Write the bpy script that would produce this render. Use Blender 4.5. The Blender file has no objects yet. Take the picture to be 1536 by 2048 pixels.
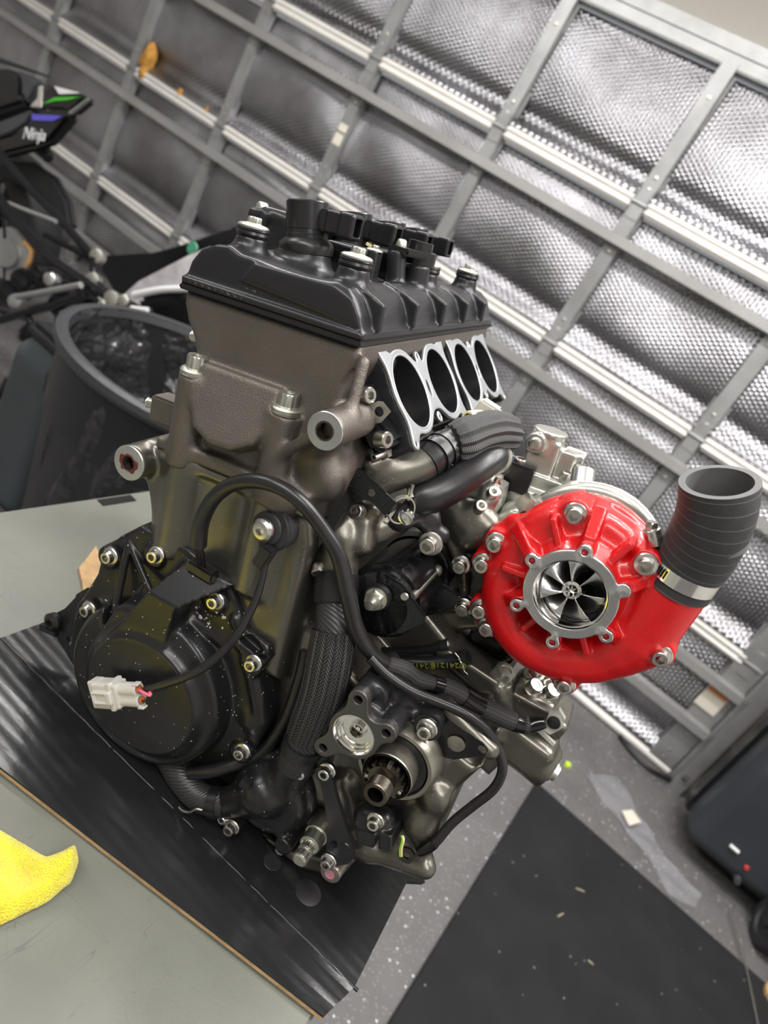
import bpy, bmesh, math, random
import numpy as np
from mathutils import Vector, Matrix
random.seed(7)
S = bpy.context.scene
COL = S.collection
# ------------------------------------------------------------------ camera
# world: x along the garage door, y towards the door, z up, floor at z=0
F_PX, CX, CY = 1420.0, 768.0, 1024.0
CAM_H = 1.278
def _n(v):
    v = np.array(v, float); return v/np.linalg.norm(v)
_down = _n([-1798, 2926, F_PX])
_X = -_n([-3436, -2802, F_PX]); _X = _n(_X-_down*(_X@_down)); _Z = -_down; _Y = np.cross(_Z, _X)
DW = np.array([_X, _Y, _Z])                       # image-camera axes (right, down, forward) -> world
cam_d = bpy.data.cameras.new('camera'); cam = bpy.data.objects.new('camera', cam_d); COL.objects.link(cam)
_R = np.array([DW[:, 0], -DW[:, 1], -DW[:, 2]]).T
cam.matrix_world = Matrix([list(_R[i])+[[0, 0, CAM_H][i]] for i in range(3)]+[[0, 0, 0, 1]])
cam_d.sensor_fit = 'VERTICAL'; cam_d.sensor_height = 36.0; cam_d.lens = F_PX/2048*36.0
cam_d.clip_start = 0.01
cam_d.dof.use_dof = True; cam_d.dof.focus_distance = 0.56; cam_d.dof.aperture_fstop = 6.4
S.camera = cam
# ------------------------------------------------------------------ light
S.view_settings.view_transform = 'Standard'; S.view_settings.look = 'None'
S.view_settings.gamma = 1.0; S.view_settings.use_curve_mapping = False
S.view_settings.exposure = 0.12
W = bpy.data.worlds.new('world'); S.world = W; W.use_nodes = True
W.node_tree.nodes['Background'].inputs[0].default_value = (0.75, 0.77, 0.8, 1)
W.node_tree.nodes['Background'].inputs[1].default_value = 0.35
def lamp(name, loc, size, power, rot=(0, 0, 0), col=(1, 0.98, 0.965)):
    l = bpy.data.lights.new(name, 'AREA'); l.shape = 'RECTANGLE'; l.size, l.size_y = size
    l.energy = power; l.color = col
    o = bpy.data.objects.new(name, l); COL.objects.link(o); o.location = loc; o.rotation_euler = rot
    o['kind'] = 'helper'; return o
for i, (x, y, rz) in enumerate([(-2.0, 1.35, 0), (0.5, 0.75, 0), (-0.6, -0.75, 0), (0.9, -0.9, 0), (-2.4, -0.3, 0), (0.75, 1.45, 0), (-0.65, 1.45, 0)]):
    lamp('ceiling_tube_light', (x, y, 2.58), (1.25, 0.12), 25.5, (0, 0, rz))
    lamp('ceiling_tube_glow', (x, y, 2.60), (1.25, 0.12), 8, (math.pi, 0, rz))      # the tubes shine upwards too
# ------------------------------------------------------------------ mesh helpers
def lin(r, g, b):
    f = lambda c: (c/255/12.92) if c <= 10 else ((c/255+0.055)/1.055)**2.4
    return (f(r), f(g), f(b), 1.0)
def mkobj(name, me, mat=None, parent=None, smooth=None):
    o = bpy.data.objects.new(name, me); COL.objects.link(o)
    if mat is not None and not me.materials: me.materials.append(mat)
    if parent is not None: o.parent = parent
    return o
def meshv(name, verts, faces, smooth=True, uvs=None):
    me = bpy.data.meshes.new(name)
    me.from_pydata([tuple(v) for v in verts], [], faces); me.validate(clean_customdata=False)
    if uvs is not None and len(uvs) == len(me.loops):
        uv = me.uv_layers.new(name='UVMap'); uv.data.foreach_set('uv', np.array(uvs, np.float32).ravel())
    if smooth: me.polygons.foreach_set('use_smooth', [True]*len(me.polygons))
    me.update(); return me
def quadmesh(name, V, Q, smooth=True):
    me = bpy.data.meshes.new(name); V = np.asarray(V, np.float32); Q = np.asarray(Q, np.int32)
    me.vertices.add(len(V)); me.vertices.foreach_set('co', V.ravel())
    me.loops.add(Q.size); me.loops.foreach_set('vertex_index', Q.ravel())
    me.polygons.add(len(Q)); me.polygons.foreach_set('loop_start', np.arange(0, Q.size, 4, dtype=np.int32))
    if smooth: me.polygons.foreach_set('use_smooth', np.ones(len(Q), bool))
    me.update(calc_edges=True); return me
def bmmesh(name, bm, smooth=False, angle=None):
    bmesh.ops.recalc_face_normals(bm, faces=bm.faces)
    me = bpy.data.meshes.new(name); bm.to_mesh(me); bm.free()
    if smooth:
        me.polygons.foreach_set('use_smooth', [True]*len(me.polygons))
        if angle: me.set_sharp_from_angle(angle=math.radians(angle))
    return me
def frame(d, up=(0, 0, 1)):
    d = Vector(d).normalized(); up = Vector(up)
    if abs(d.dot(up)) > 0.98: up = Vector((1, 0, 0))
    x = up.cross(d).normalized(); y = d.cross(x); return x, y, d
def rings(name, prof, seg=28, p=(0, 0, 0), d=(0, 0, 1), cap0=True, cap1=True, smooth=True, up=(0, 0, 1), angle=35):
    """prof: list of (t along axis, radius, shape) ; shape None|'hex'|'12'|number of lobes"""
    X, Y, Zd = frame(d, up); p = Vector(p); V = []; Fc = []
    for t, r, *sh in prof:
        sh = sh[0] if sh else None
        for k in range(seg):
            a = 2*math.pi*k/seg; rr = r
            if sh == 'hex': rr = r*math.cos(math.pi/6)/math.cos((a % (math.pi/3))-math.pi/6)
            elif sh == '12': rr = r*(1-0.075*(1-abs(math.sin(6*a))))
            V.append(p+X*(rr*math.cos(a))+Y*(rr*math.sin(a))+Zd*t)
    n = len(prof)
    for i in range(n-1):
        for k in range(seg):
            k2 = (k+1) % seg; Fc.append((i*seg+k, i*seg+k2, (i+1)*seg+k2, (i+1)*seg+k))
    if cap0: Fc.append(tuple(range(seg-1, -1, -1)))
    if cap1: Fc.append(tuple(range((n-1)*seg, n*seg)))
    me = meshv(name, V, Fc, smooth)
    if smooth and angle: me.set_sharp_from_angle(angle=math.radians(angle))
    return me
def catmull(pts, n=8):
    P_ = [Vector(p) for p in pts]; out = []
    for i in range(len(P_)-1):
        p0 = P_[max(i-1, 0)]; p1 = P_[i]; p2 = P_[i+1]; p3 = P_[min(i+2, len(P_)-1)]
        for j in range(n):
            t = j/n
            out.append(0.5*((2*p1)+(p2-p0)*t+(2*p0-5*p1+4*p2-p3)*t*t+(3*p1-p0-3*p2+p3)*t**3))
    out.append(P_[-1]); return out
def tube(name, pts, r, seg=14, n=8, cap=True, inner=None, rfun=None, spline=True, flat=None):
    """swept tube with UVs (u metres along, v around); r a number or list per control point; inner: wall for an open end"""
    C = catmull(pts, n) if spline else [Vector(p) for p in pts]
    m = len(C)
    if isinstance(r, (list, tuple)):
        xs = np.linspace(0, 1, len(r)); R = np.interp(np.linspace(0, 1, m), xs, r)
    else: R = np.full(m, float(r))
    T = [(C[min(i+1, m-1)]-C[max(i-1, 0)]).normalized() for i in range(m)]
    X, Y, _ = frame(T[0]); V = []; L = [0.0]
    for i in range(m):
        if i:
            ax = T[i-1].cross(T[i]); L.append(L[-1]+(C[i]-C[i-1]).length)
            if ax.length > 1e-7:
                q = Matrix.Rotation(T[i-1].angle(T[i]), 3, ax.normalized()); X = q @ X
            X = (X-T[i]*X.dot(T[i])).normalized(); Y = T[i].cross(X)
        for k in range(seg):
            a = 2*math.pi*k/seg; rr = R[i]*(rfun(L[i], a) if rfun else 1.0)
            fy = flat if flat else 1.0
            V.append(C[i]+X*(rr*math.cos(a))+Y*(rr*fy*math.sin(a)))
    Fc = []; UV = []
    for i in range(m-1):
        for k in range(seg):
            k2 = (k+1) % seg; Fc.append((i*seg+k, i*seg+k2, (i+1)*seg+k2, (i+1)*seg+k))
            UV += [(L[i], k/seg), (L[i], (k+1)/seg), (L[i+1], (k+1)/seg), (L[i+1], k/seg)]
    if inner:                                   # hollow ends: rim + a short bore at both ends
        for e, i0 in ((0, 0), (1, m-1)):
            b = len(V); c = C[i0]; t = T[i0]*(-1 if e == 0 else 1)
            for dep in (0.0, inner[1]):
                for k in range(seg):
                    V.append(c+(V[i0*seg+k]-c)*(1-inner[0]/R[i0])-t*dep)
            for k in range(seg):
                k2 = (k+1) % seg; o = i0*seg
                q1 = (o+k, o+k2, b+k2, b+k); q2 = (b+k, b+k2, b+seg+k2, b+seg+k)
                for q in (q1, q2):
                    Fc.append(q if e else q[::-1]); UV += [(0, 0)]*4
            fc = tuple(range(b+seg, b+2*seg)); Fc.append(fc if e else fc[::-1]); UV += [(0, 0)]*seg
    elif cap:
        Fc.append(tuple(range(seg-1, -1, -1))); Fc.append(tuple(range((m-1)*seg, m*seg))); UV += [(0, 0)]*(2*seg)
    me = meshv(name, V, Fc, True, UV)
    me.set_sharp_from_angle(angle=math.radians(50)); return me
def prism(name, pts, d, depth, bevel=0.0, bseg=2, smooth=True, holes=()):
    """pts: closed loop of 3-D points (one plane); extruded by depth along d"""
    bm = bmesh.new(); d = Vector(d).normalized()
    if holes:
        es = []
        for lp in [pts]+list(holes):
            vs = [bm.verts.new(Vector(p)) for p in lp]
            es += [bm.edges.new((vs[i], vs[(i+1) % len(vs)])) for i in range(len(vs))]
        bmesh.ops.triangle_fill(bm, edges=es, use_beauty=True)
        fs = list(bm.faces)
    else:
        fs = [bm.faces.new([bm.verts.new(Vector(p)) for p in pts])]
    r = bmesh.ops.extrude_face_region(bm, geom=fs)
    bmesh.ops.translate(bm, verts=[v for v in r['geom'] if isinstance(v, bmesh.types.BMVert)], vec=d*depth)
    bmesh.ops.recalc_face_normals(bm, faces=bm.faces)
    if bevel:
        bmesh.ops.dissolve_limit(bm, angle_limit=0.02, verts=bm.verts, edges=bm.edges)
        bmesh.ops.bevel(bm, geom=[e for e in bm.edges if len(e.link_faces) == 2 and e.calc_face_angle(0) > 0.6], offset=bevel, segments=bseg, affect='EDGES', clamp_overlap=True)
    return bmmesh(name, bm, smooth, 40)
def boxm(name, c, half, R=None, bevel=0.0, bseg=2):
    bm = bmesh.new(); bmesh.ops.create_cube(bm, size=2.0)
    for v in bm.verts:
        q = Vector((v.co.x*half[0], v.co.y*half[1], v.co.z*half[2])); v.co = (R @ q if R else q)+Vector(c)
    if bevel: bmesh.ops.bevel(bm, geom=list(bm.edges), offset=bevel, segments=bseg, affect='EDGES', clamp_overlap=True)
    return bmmesh(name, bm, True, 40)
def circle(c, r, d, n=24, up=(0, 0, 1)):
    X, Y, _ = frame(d, up); c = Vector(c)
    return [c+X*(r*math.cos(2*math.pi*k/n))+Y*(r*math.sin(2*math.pi*k/n)) for k in range(n)]
# ------------------------------------------------------------------ distance-field castings (numpy) -> mesh
class Vox:
    def __init__(s, lo, hi, h):
        s.lo = np.array(lo, float); s.h = h; n = np.ceil((np.array(hi)-s.lo)/h).astype(int)+1
        s.n = n; s.A = np.full(n, 0.05, np.float32)
        s.ax = [(s.lo[i]+h*np.arange(n[i])).astype(np.float32) for i in range(3)]
    def op(s, prim, k=0.004, cut=False):
        fn, lo, hi = prim; m = k+3*s.h; sl = []
        for i in range(3):
            a = int(max(0, math.floor((lo[i]-m-s.lo[i])/s.h))); b = int(min(s.n[i], math.ceil((hi[i]+m-s.lo[i])/s.h)+1))
            if b <= a: return s
            sl.append(slice(a, b))
        X = s.ax[0][sl[0]][:, None, None]; Y = s.ax[1][sl[1]][None, :, None]; Z = s.ax[2][sl[2]][None, None, :]
        d = fn(X, Y, Z).astype(np.float32); A = s.A[tuple(sl)]; d = np.broadcast_to(d, A.shape)
        if cut:
            B = -d; h = np.clip(0.5-0.5*(A-B)/-k*-1, 0, 1) if False else np.clip(0.5+0.5*(A-B)/k, 0, 1)
            s.A[tuple(sl)] = B+(A-B)*h+k*h*(1-h)
        else:
            h = np.clip(0.5+0.5*(d-A)/k, 0, 1); s.A[tuple(sl)] = d+(A-d)*h-k*h*(1-h)
        return s
    def add(s, *prims, k=0.004):
        for p in prims: s.op(p, k)
        return s
    def cut(s, *prims, k=0.0015):
        for p in prims: s.op(p, k, True)
        return s
    def mesh(s, name):
        A = s.A.copy()
        for i in range(3):
            sl = [slice(None)]*3
            for e in (0, -1): sl[i] = e; A[tuple(sl)] = np.maximum(A[tuple(sl)], s.h*0.5)
        I = A < 0; n = np.array(A.shape)-1
        cnt = np.zeros(n, np.int8)
        for dx in (0, 1):
            for dy in (0, 1):
                for dz in (0, 1): cnt += I[dx:dx+n[0], dy:dy+n[1], dz:dz+n[2]]
        act = (cnt > 0) & (cnt < 8); ids = np.full(n, -1, np.int32); c = np.argwhere(act); ids[act] = np.arange(len(c))
        acc = np.zeros((len(c), 3)); w = np.zeros(len(c))
        cor = [(dx, dy, dz) for dx in (0, 1) for dy in (0, 1) for dz in (0, 1)]
        val = {q: A[c[:, 0]+q[0], c[:, 1]+q[1], c[:, 2]+q[2]] for q in cor}
        for q in cor:
            for ax in range(3):
                if q[ax]: continue
                q2 = list(q); q2[ax] = 1; q2 = tuple(q2); a, b = val[q], val[q2]
                cr = (a < 0) != (b < 0); t = np.where(cr, a/np.where(cr, a-b, 1), 0)
                pt = np.tile(np.array(q, float), (len(c), 1)); pt[:, ax] = t
                acc += pt*cr[:, None]; w += cr
        V = s.lo+(c+acc/w[:, None])*s.h
        Q = []
        for ax in range(3):
            u, v = (ax+1) % 3, (ax+2) % 3
            sl0 = [slice(None)]*3; sl1 = [slice(None)]*3; sl0[ax] = slice(0, -1); sl1[ax] = slice(1, None)
            i0, i1 = I[tuple(sl0)], I[tuple(sl1)]; e = np.argwhere(i0 != i1)
            ok = (e[:, u] > 0) & (e[:, v] > 0) & (e[:, u] < n[u]) & (e[:, v] < n[v]); e = e[ok]
            ins = i0[e[:, 0], e[:, 1], e[:, 2]]
            def cell(du, dv):
                g = e.copy(); g[:, u] -= du; g[:, v] -= dv; return ids[g[:, 0], g[:, 1], g[:, 2]]
            q = np.stack([cell(1, 1), cell(0, 1), cell(0, 0), cell(1, 0)], 1)
            q[~ins] = q[~ins][:, ::-1]; Q.append(q)
        return quadmesh(name, V, np.concatenate(Q))
def A3(*p): return np.array([list(q) for q in p], float)
def d_box(c, half, R=None, r=0.002):
    c = np.array(c, float); half = np.array(half, float)
    M = np.eye(3) if R is None else np.array(R)            # columns: local axes
    ext = np.abs(M) @ half
    def fn(X, Y, Z):
        dx, dy, dz = X-c[0], Y-c[1], Z-c[2]
        q = [np.abs(dx*M[0, i]+dy*M[1, i]+dz*M[2, i])-(half[i]-r) for i in range(3)]
        return np.sqrt(sum(np.maximum(a, 0)**2 for a in q))+np.minimum(np.maximum(np.maximum(q[0], q[1]), q[2]), 0)-r
    return fn, c-ext, c+ext
def d_cap(p0, p1, r0, r1=None):
    p0 = np.array(p0, float); p1 = np.array(p1, float); r1 = r0 if r1 is None else r1; d = p1-p0; L2 = max(d@d, 1e-12)
    def fn(X, Y, Z):
        t = np.clip(((X-p0[0])*d[0]+(Y-p0[1])*d[1]+(Z-p0[2])*d[2])/L2, 0, 1)
        return np.sqrt((X-p0[0]-t*d[0])**2+(Y-p0[1]-t*d[1])**2+(Z-p0[2]-t*d[2])**2)-(r0+(r1-r0)*t)
    R = max(r0, r1); return fn, np.minimum(p0, p1)-R, np.maximum(p0, p1)+R
def d_cyl(p0, p1, r0, r1=None, rnd=0.0015):
    p0 = np.array(p0, float); p1 = np.array(p1, float); r1 = r0 if r1 is None else r1; d = p1-p0; L = math.sqrt(d@d); d = d/L
    def fn(X, Y, Z):
        t = (X-p0[0])*d[0]+(Y-p0[1])*d[1]+(Z-p0[2])*d[2]
        q = np.sqrt(np.maximum((X-p0[0])**2+(Y-p0[1])**2+(Z-p0[2])**2-t*t, 0))
        a = q-(r0+(r1-r0)*np.clip(t/L, 0, 1))+rnd; b = np.abs(t-L/2)-L/2+rnd
        return np.sqrt(np.maximum(a, 0)**2+np.maximum(b, 0)**2)+np.minimum(np.maximum(a, b), 0)-rnd
    R = max(r0, r1); return fn, np.minimum(p0, p1)-R, np.maximum(p0, p1)+R
def d_sph(c, r, sc=(1, 1, 1)):
    c = np.array(c, float); sc = np.array(sc, float)
    def fn(X, Y, Z):
        return (np.sqrt(((X-c[0])/sc[0])**2+((Y-c[1])/sc[1])**2+((Z-c[2])/sc[2])**2)-r)*sc.min()
    return fn, c-r*sc, c+r*sc
def d_tor(c, d, R, r):
    c = np.array(c, float); d = _n(d)
    def fn(X, Y, Z):
        t = (X-c[0])*d[0]+(Y-c[1])*d[1]+(Z-c[2])*d[2]
        q = np.sqrt(np.maximum((X-c[0])**2+(Y-c[1])**2+(Z-c[2])**2-t*t, 0))
        return np.sqrt((q-R)**2+t*t)-r
    return fn, c-R-r, c+R+r
def poly2d(pts):
    pts = np.array(pts, float)
    def f2(U, V):
        U, V = np.broadcast_arrays(U, V); d = np.full(U.shape, 1e9); s = np.ones(U.shape)
        for i in range(len(pts)):
            a = pts[i]; b = pts[i-1]; e = b-a; wx, wy = U-a[0], V-a[1]
            t = np.clip((wx*e[0]+wy*e[1])/max(e@e, 1e-12), 0, 1)
            d = np.minimum(d, (wx-e[0]*t)**2+(wy-e[1]*t)**2)
            c1 = V >= a[1]; c2 = V < b[1]; c3 = e[0]*wy > e[1]*wx
            s = np.where((c1 & c2 & c3) | (~c1 & ~c2 & ~c3), -s, s)
        return s*np.sqrt(d)
    return f2
def d_poly(pts, y0, y1, r=0.003, grow=0.0, inset=None):
    """(x,z) outline extruded along y; inset: extra inset of the outline at y0 (draft)"""
    pts = np.array(pts, float); f2 = poly2d(pts)
    def fn(X, Y, Z):
        a = f2(X, Z)-grow+r; b = np.abs(Y-(y0+y1)/2)-(y1-y0)/2+r
        if inset: a = a+inset*np.clip((y1-Y)/(y1-y0), 0, 1)
        return np.sqrt(np.maximum(a, 0)**2+np.maximum(b, 0)**2)+np.minimum(np.maximum(a, b), 0)-r
    lo, hi = pts.min(0)-grow, pts.max(0)+grow
    return fn, np.array([lo[0], y0, lo[1]]), np.array([hi[0], y1, hi[1]])
def d_polyf(o, U, Vv, N, pts, t0, t1, r=0.002, grow=0.0):
    """outline in the plane (o;U,V) extruded along N from t0 to t1"""
    o = np.array(o, float); U, Vv, N = _n(U), _n(Vv), _n(N); f2 = poly2d(pts); pts = np.array(pts, float)
    def fn(X, Y, Z):
        dx, dy, dz = X-o[0], Y-o[1], Z-o[2]
        a = f2(dx*U[0]+dy*U[1]+dz*U[2], dx*Vv[0]+dy*Vv[1]+dz*Vv[2])-grow+r
        b = np.abs(dx*N[0]+dy*N[1]+dz*N[2]-(t0+t1)/2)-(t1-t0)/2+r
        return np.sqrt(np.maximum(a, 0)**2+np.maximum(b, 0)**2)+np.minimum(np.maximum(a, b), 0)-r
    W_ = np.array([o+U*p[0]+Vv*p[1]+N*t for p in pts for t in (t0, t1)])
    return fn, W_.min(0)-grow, W_.max(0)+grow
def smin2(a, b, k):
    h = np.clip(0.5+0.5*(b-a)/k, 0, 1); return b+(a-b)*h-k*h*(1-h)
def d_2d(f2, lo, hi, t0, t1, axis=2, r=0.0004):
    """any 2-D distance function extruded along one axis, crisp edges"""
    def fn(X, Y, Z):
        A, B, T = ((X, Y, Z) if axis == 2 else (X, Z, Y))
        a = f2(A, B)+r; b = np.abs(T-(t0+t1)/2)-(t1-t0)/2+r
        return np.sqrt(np.maximum(a, 0)**2+np.maximum(b, 0)**2)+np.minimum(np.maximum(a, b), 0)-r
    L = [lo[0], lo[1], t0] if axis == 2 else [lo[0], t0, lo[1]]; Hh = [hi[0], hi[1], t1] if axis == 2 else [hi[0], t1, hi[1]]
    return fn, np.array(L), np.array(Hh)
# ------------------------------------------------------------------ things, parts, labels
def tag(o, label=None, cat=None, group=None, kind=None):
    if label: o['label'] = label
    if cat: o['category'] = cat
    if group: o['group'] = group
    if kind: o['kind'] = kind
    return o
def empty(name, loc=(0, 0, 0), rot=None):
    o = bpy.data.objects.new(name, None); COL.objects.link(o); o.location = loc; o.empty_display_size = 0.05
    if rot is not None: o.rotation_euler = rot
    return o
# ------------------------------------------------------------------ materials
class NT:
    def __init__(s, name):
        s.m = bpy.data.materials.new(name); s.m.use_nodes = True; s.t = s.m.node_tree; s.b = s.t.nodes['Principled BSDF']
        s.co = None
    def n(s, typ, **kw):
        nd = s.t.nodes.new(typ)
        for k, v in kw.items():
            if hasattr(nd, k): setattr(nd, k, v)
        return nd
    def l(s, a, b): s.t.links.new(a, b)
    def coord(s, what='Object'):
        if s.co is None: s.co = s.n('ShaderNodeTexCoord')
        return s.co.outputs[what]
    def noise(s, scale, detail=3, rough=0.55, what='Object', sc3=None, rz=0.0):
        nd = s.n('ShaderNodeTexNoise'); nd.inputs['Scale'].default_value = scale; nd.inputs['Detail'].default_value = detail
        nd.inputs['Roughness'].default_value = rough; v = s.coord(what)
        if sc3:
            mp = s.n('ShaderNodeMapping'); mp.inputs['Scale'].default_value = sc3; mp.inputs['Rotation'].default_value = (0, 0, rz); s.l(v, mp.inputs['Vector']); v = mp.outputs['Vector']
        s.l(v, nd.inputs['Vector']); return nd
    def vor(s, scale, what='Object', feature='F1', sc3=None, rnd=1.0):
        nd = s.n('ShaderNodeTexVoronoi'); nd.feature = feature; nd.inputs['Scale'].default_value = scale; nd.inputs['Randomness'].default_value = rnd
        v = s.coord(what)
        if sc3:
            mp = s.n('ShaderNodeMapping'); mp.inputs['Scale'].default_value = sc3; s.l(v, mp.inputs['Vector']); v = mp.outputs['Vector']
        s.l(v, nd.inputs['Vector']); return nd
    def ramp(s, fac, stops):
        r = s.n('ShaderNodeValToRGB'); e = r.color_ramp.elements
        while len(e) < len(stops): e.new(0.5)
        for i, (p, c) in enumerate(stops):
            e[i].position = p; e[i].color = c if len(c) == 4 else (*c, 1)
        s.l(fac, r.inputs['Fac']); return r.outputs['Color']
    def math(s, op, a, b=None, c=None):
        nd = s.n('ShaderNodeMath', operation=op)
        for i, v in enumerate((a, b, c)):
            if v is None: continue
            if isinstance(v, (int, float)): nd.inputs[i].default_value = v
            else: s.l(v, nd.inputs[i])
        return nd.outputs[0]
    def mix(s, fac, a, b):
        nd = s.n('ShaderNodeMix', data_type='RGBA')
        for sock, v in ((nd.inputs['Factor'], fac), (nd.inputs['A'], a), (nd.inputs['B'], b)):
            pass
        ins = [i for i in nd.inputs if i.enabled]
        fsock = nd.inputs[0]; asock = [i for i in nd.inputs if i.name == 'A' and i.type == 'RGBA'][0]; bsock = [i for i in nd.inputs if i.name == 'B' and i.type == 'RGBA'][0]
        for sock, v in ((fsock, fac), (asock, a), (bsock, b)):
            if isinstance(v, (int, float)): sock.default_value = v
            elif isinstance(v, (tuple, list)): sock.default_value = v if len(v) == 4 else (*v, 1)
            else: s.l(v, sock)
        return [o for o in nd.outputs if o.type == 'RGBA'][0]
    def bump(s, h, strength=0.3, dist=0.001, prev=None):
        nd = s.n('ShaderNodeBump'); nd.inputs['Strength'].default_value = strength; nd.inputs['Distance'].default_value = dist
        s.l(h, nd.inputs['Height'])
        if prev is not None: s.l(prev, nd.inputs['Normal'])
        s.l(nd.outputs['Normal'], s.b.inputs['Normal']); return nd.outputs['Normal']
    def set(s, **kw):
        for k, v in kw.items():
            sock = s.b.inputs[k.replace('_', ' ')]
            if hasattr(v, 'is_linked') or hasattr(v, 'node'): s.l(v, sock)
            else: sock.default_value = v
        return s
def mat(name, col, metal=0.0, rough=0.5, bump=None, var=None, coat=0.0, rvar=None, spec=None, dust=None):
    s = NT(name); c = col if len(col) == 4 else (*col, 1)
    s.set(Base_Color=c, Metallic=metal, Roughness=rough, Coat_Weight=coat)
    if spec is not None: s.b.inputs['Specular IOR Level'].default_value = spec
    base = None
    if var:
        nz = s.noise(var[0], 4); k = var[1]
        base = s.ramp(nz.outputs['Fac'], [(0.3, tuple(x*(1-k) for x in c[:3])), (0.7, tuple(min(1, x*(1+k)) for x in c[:3]))])
        s.l(base, s.b.inputs['Base Color'])
    if dust:                                     # sparse light specks of dust
        v = s.vor(dust[0]); m = s.math('LESS_THAN', v.outputs['Distance'], dust[1])
        sep = s.n('ShaderNodeSeparateColor'); s.l(v.outputs['Color'], sep.inputs[0])
        m = s.math('MULTIPLY', m, s.math('GREATER_THAN', sep.outputs[0], dust[2]))
        s.l(s.mix(m, base if base is not None else c, (0.45, 0.45, 0.44, 1)), s.b.inputs['Base Color'])
        if metal > 0: s.l(s.math('MULTIPLY', s.math('SUBTRACT', 1.0, m), metal), s.b.inputs['Metallic'])
    if rvar:
        nz = s.noise(rvar[0], 3); mr = s.n('ShaderNodeMapRange'); mr.inputs['To Min'].default_value = rvar[1]; mr.inputs['To Max'].default_value = rvar[2]
        mr.inputs['From Min'].default_value = 0.3; mr.inputs['From Max'].default_value = 0.7
        s.l(nz.outputs['Fac'], mr.inputs['Value']); s.l(mr.outputs['Result'], s.b.inputs['Roughness'])
    if bump:
        nz = s.noise(bump[0], bump[3] if len(bump) > 3 else 2); s.bump(nz.outputs['Fac'], bump[1], bump[2])
    return s.m
M = {}
M['cast'] = mat('cast_gunmetal', lin(108, 102, 96), 0.75, 0.45, bump=(1150, 0.75, 0.0006), var=(30, 0.08))
M['cast2'] = mat('cast_gunmetal_satin', lin(112, 109, 101), 0.85, 0.34, bump=(700, 0.15, 0.0005), var=(26, 0.12), dust=(420, 0.16, 0.93))
M['castl'] = mat('cast_light_alloy', lin(176, 176, 168), 0.9, 0.36, bump=(700, 0.2, 0.0005), var=(40, 0.08))
M['pot'] = mat('bare_alloy', lin(150, 146, 136), 0.9, 0.34, bump=(600, 0.2, 0.0005), var=(40, 0.1))
M['black'] = mat('satin_black_paint', lin(38, 38, 40), 0.25, 0.34, bump=(1100, 0.12, 0.0004), var=(20, 0.1))
M['blackd'] = mat('satin_black_cover_paint', lin(34, 34, 35), 0.3, 0.30, bump=(1000, 0.1, 0.0004), dust=(300, 0.17, 0.86))
M['gloss'] = mat('gloss_black_paint', lin(16, 16, 18), 0.0, 0.16, rvar=(60, 0.1, 0.25), dust=(900, 0.15, 0.93))
M['plastic'] = mat('black_plastic', lin(24, 24, 26), 0.0, 0.3, bump=(600, 0.06, 0.0004))
M['rubber'] = mat('black_rubber', lin(28, 28, 29), 0.0, 0.33, bump=(500, 0.15, 0.0004), var=(40, 0.2))
M['rubber2'] = mat('matt_black_rubber', lin(44, 44, 46), 0.0, 0.6, bump=(700, 0.25, 0.0005), var=(60, 0.15))
M['steel'] = mat('stainless_steel', lin(205, 202, 196), 1.0, 0.27, bump=(800, 0.06, 0.0004), rvar=(300, 0.2, 0.34))
M['zinc'] = mat('zinc_plated_steel', lin(196, 196, 186), 1.0, 0.36, bump=(900, 0.15, 0.0004), var=(90, 0.12))
M['alu'] = mat('machined_aluminium', lin(205, 205, 205), 1.0, 0.3, bump=(500, 0.08, 0.0003), var=(60, 0.07))
M['aluf'] = mat('milled_flange_aluminium', lin(192, 194, 197), 1.0, 0.42, bump=(1500, 0.1, 0.0003))
M['chrome'] = mat('polished_aluminium', lin(232, 230, 226), 1.0, 0.12)
M['darksteel'] = mat('dark_oiled_steel', lin(96, 90, 82), 1.0, 0.33, bump=(500, 0.1, 0.0004), var=(120, 0.25))
M['gasket'] = mat('black_gasket', lin(22, 20, 21), 0.0, 0.5)
M['red'] = mat('red_crinkle_paint', lin(196, 13, 18), 0.0, 0.34, bump=(420, 0.35, 0.0007, 3), var=(60, 0.08), coat=0.25)
M['hole'] = mat('dark_bore', lin(14, 14, 14), 0.3, 0.4)
M['greyplug'] = mat('grey_plastic', lin(190, 187, 181), 0.0, 0.45, bump=(300, 0.05, 0.0003))
M['orange'] = mat('orange_seal', lin(176, 96, 50), 0.0, 0.5)
M['pinkwire'] = mat('pink_wire', lin(232, 96, 130), 0.0, 0.4)
M['greenwire'] = mat('yellow_green_wire', lin(150, 215, 40), 0.0, 0.4)
M['copper'] = mat('copper_washer', lin(214, 140, 100), 1.0, 0.3)
M['redgrease'] = mat('red_thread_grease', lin(88, 30, 38), 0.0, 0.45, bump=(500, 0.5, 0.001))
M['pinkgrease'] = mat('pink_grease', lin(190, 130, 142), 0.0, 0.5, bump=(500, 0.5, 0.001))
M['cream'] = mat('cream_plastic', lin(228, 216, 158), 0.0, 0.4)
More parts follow.
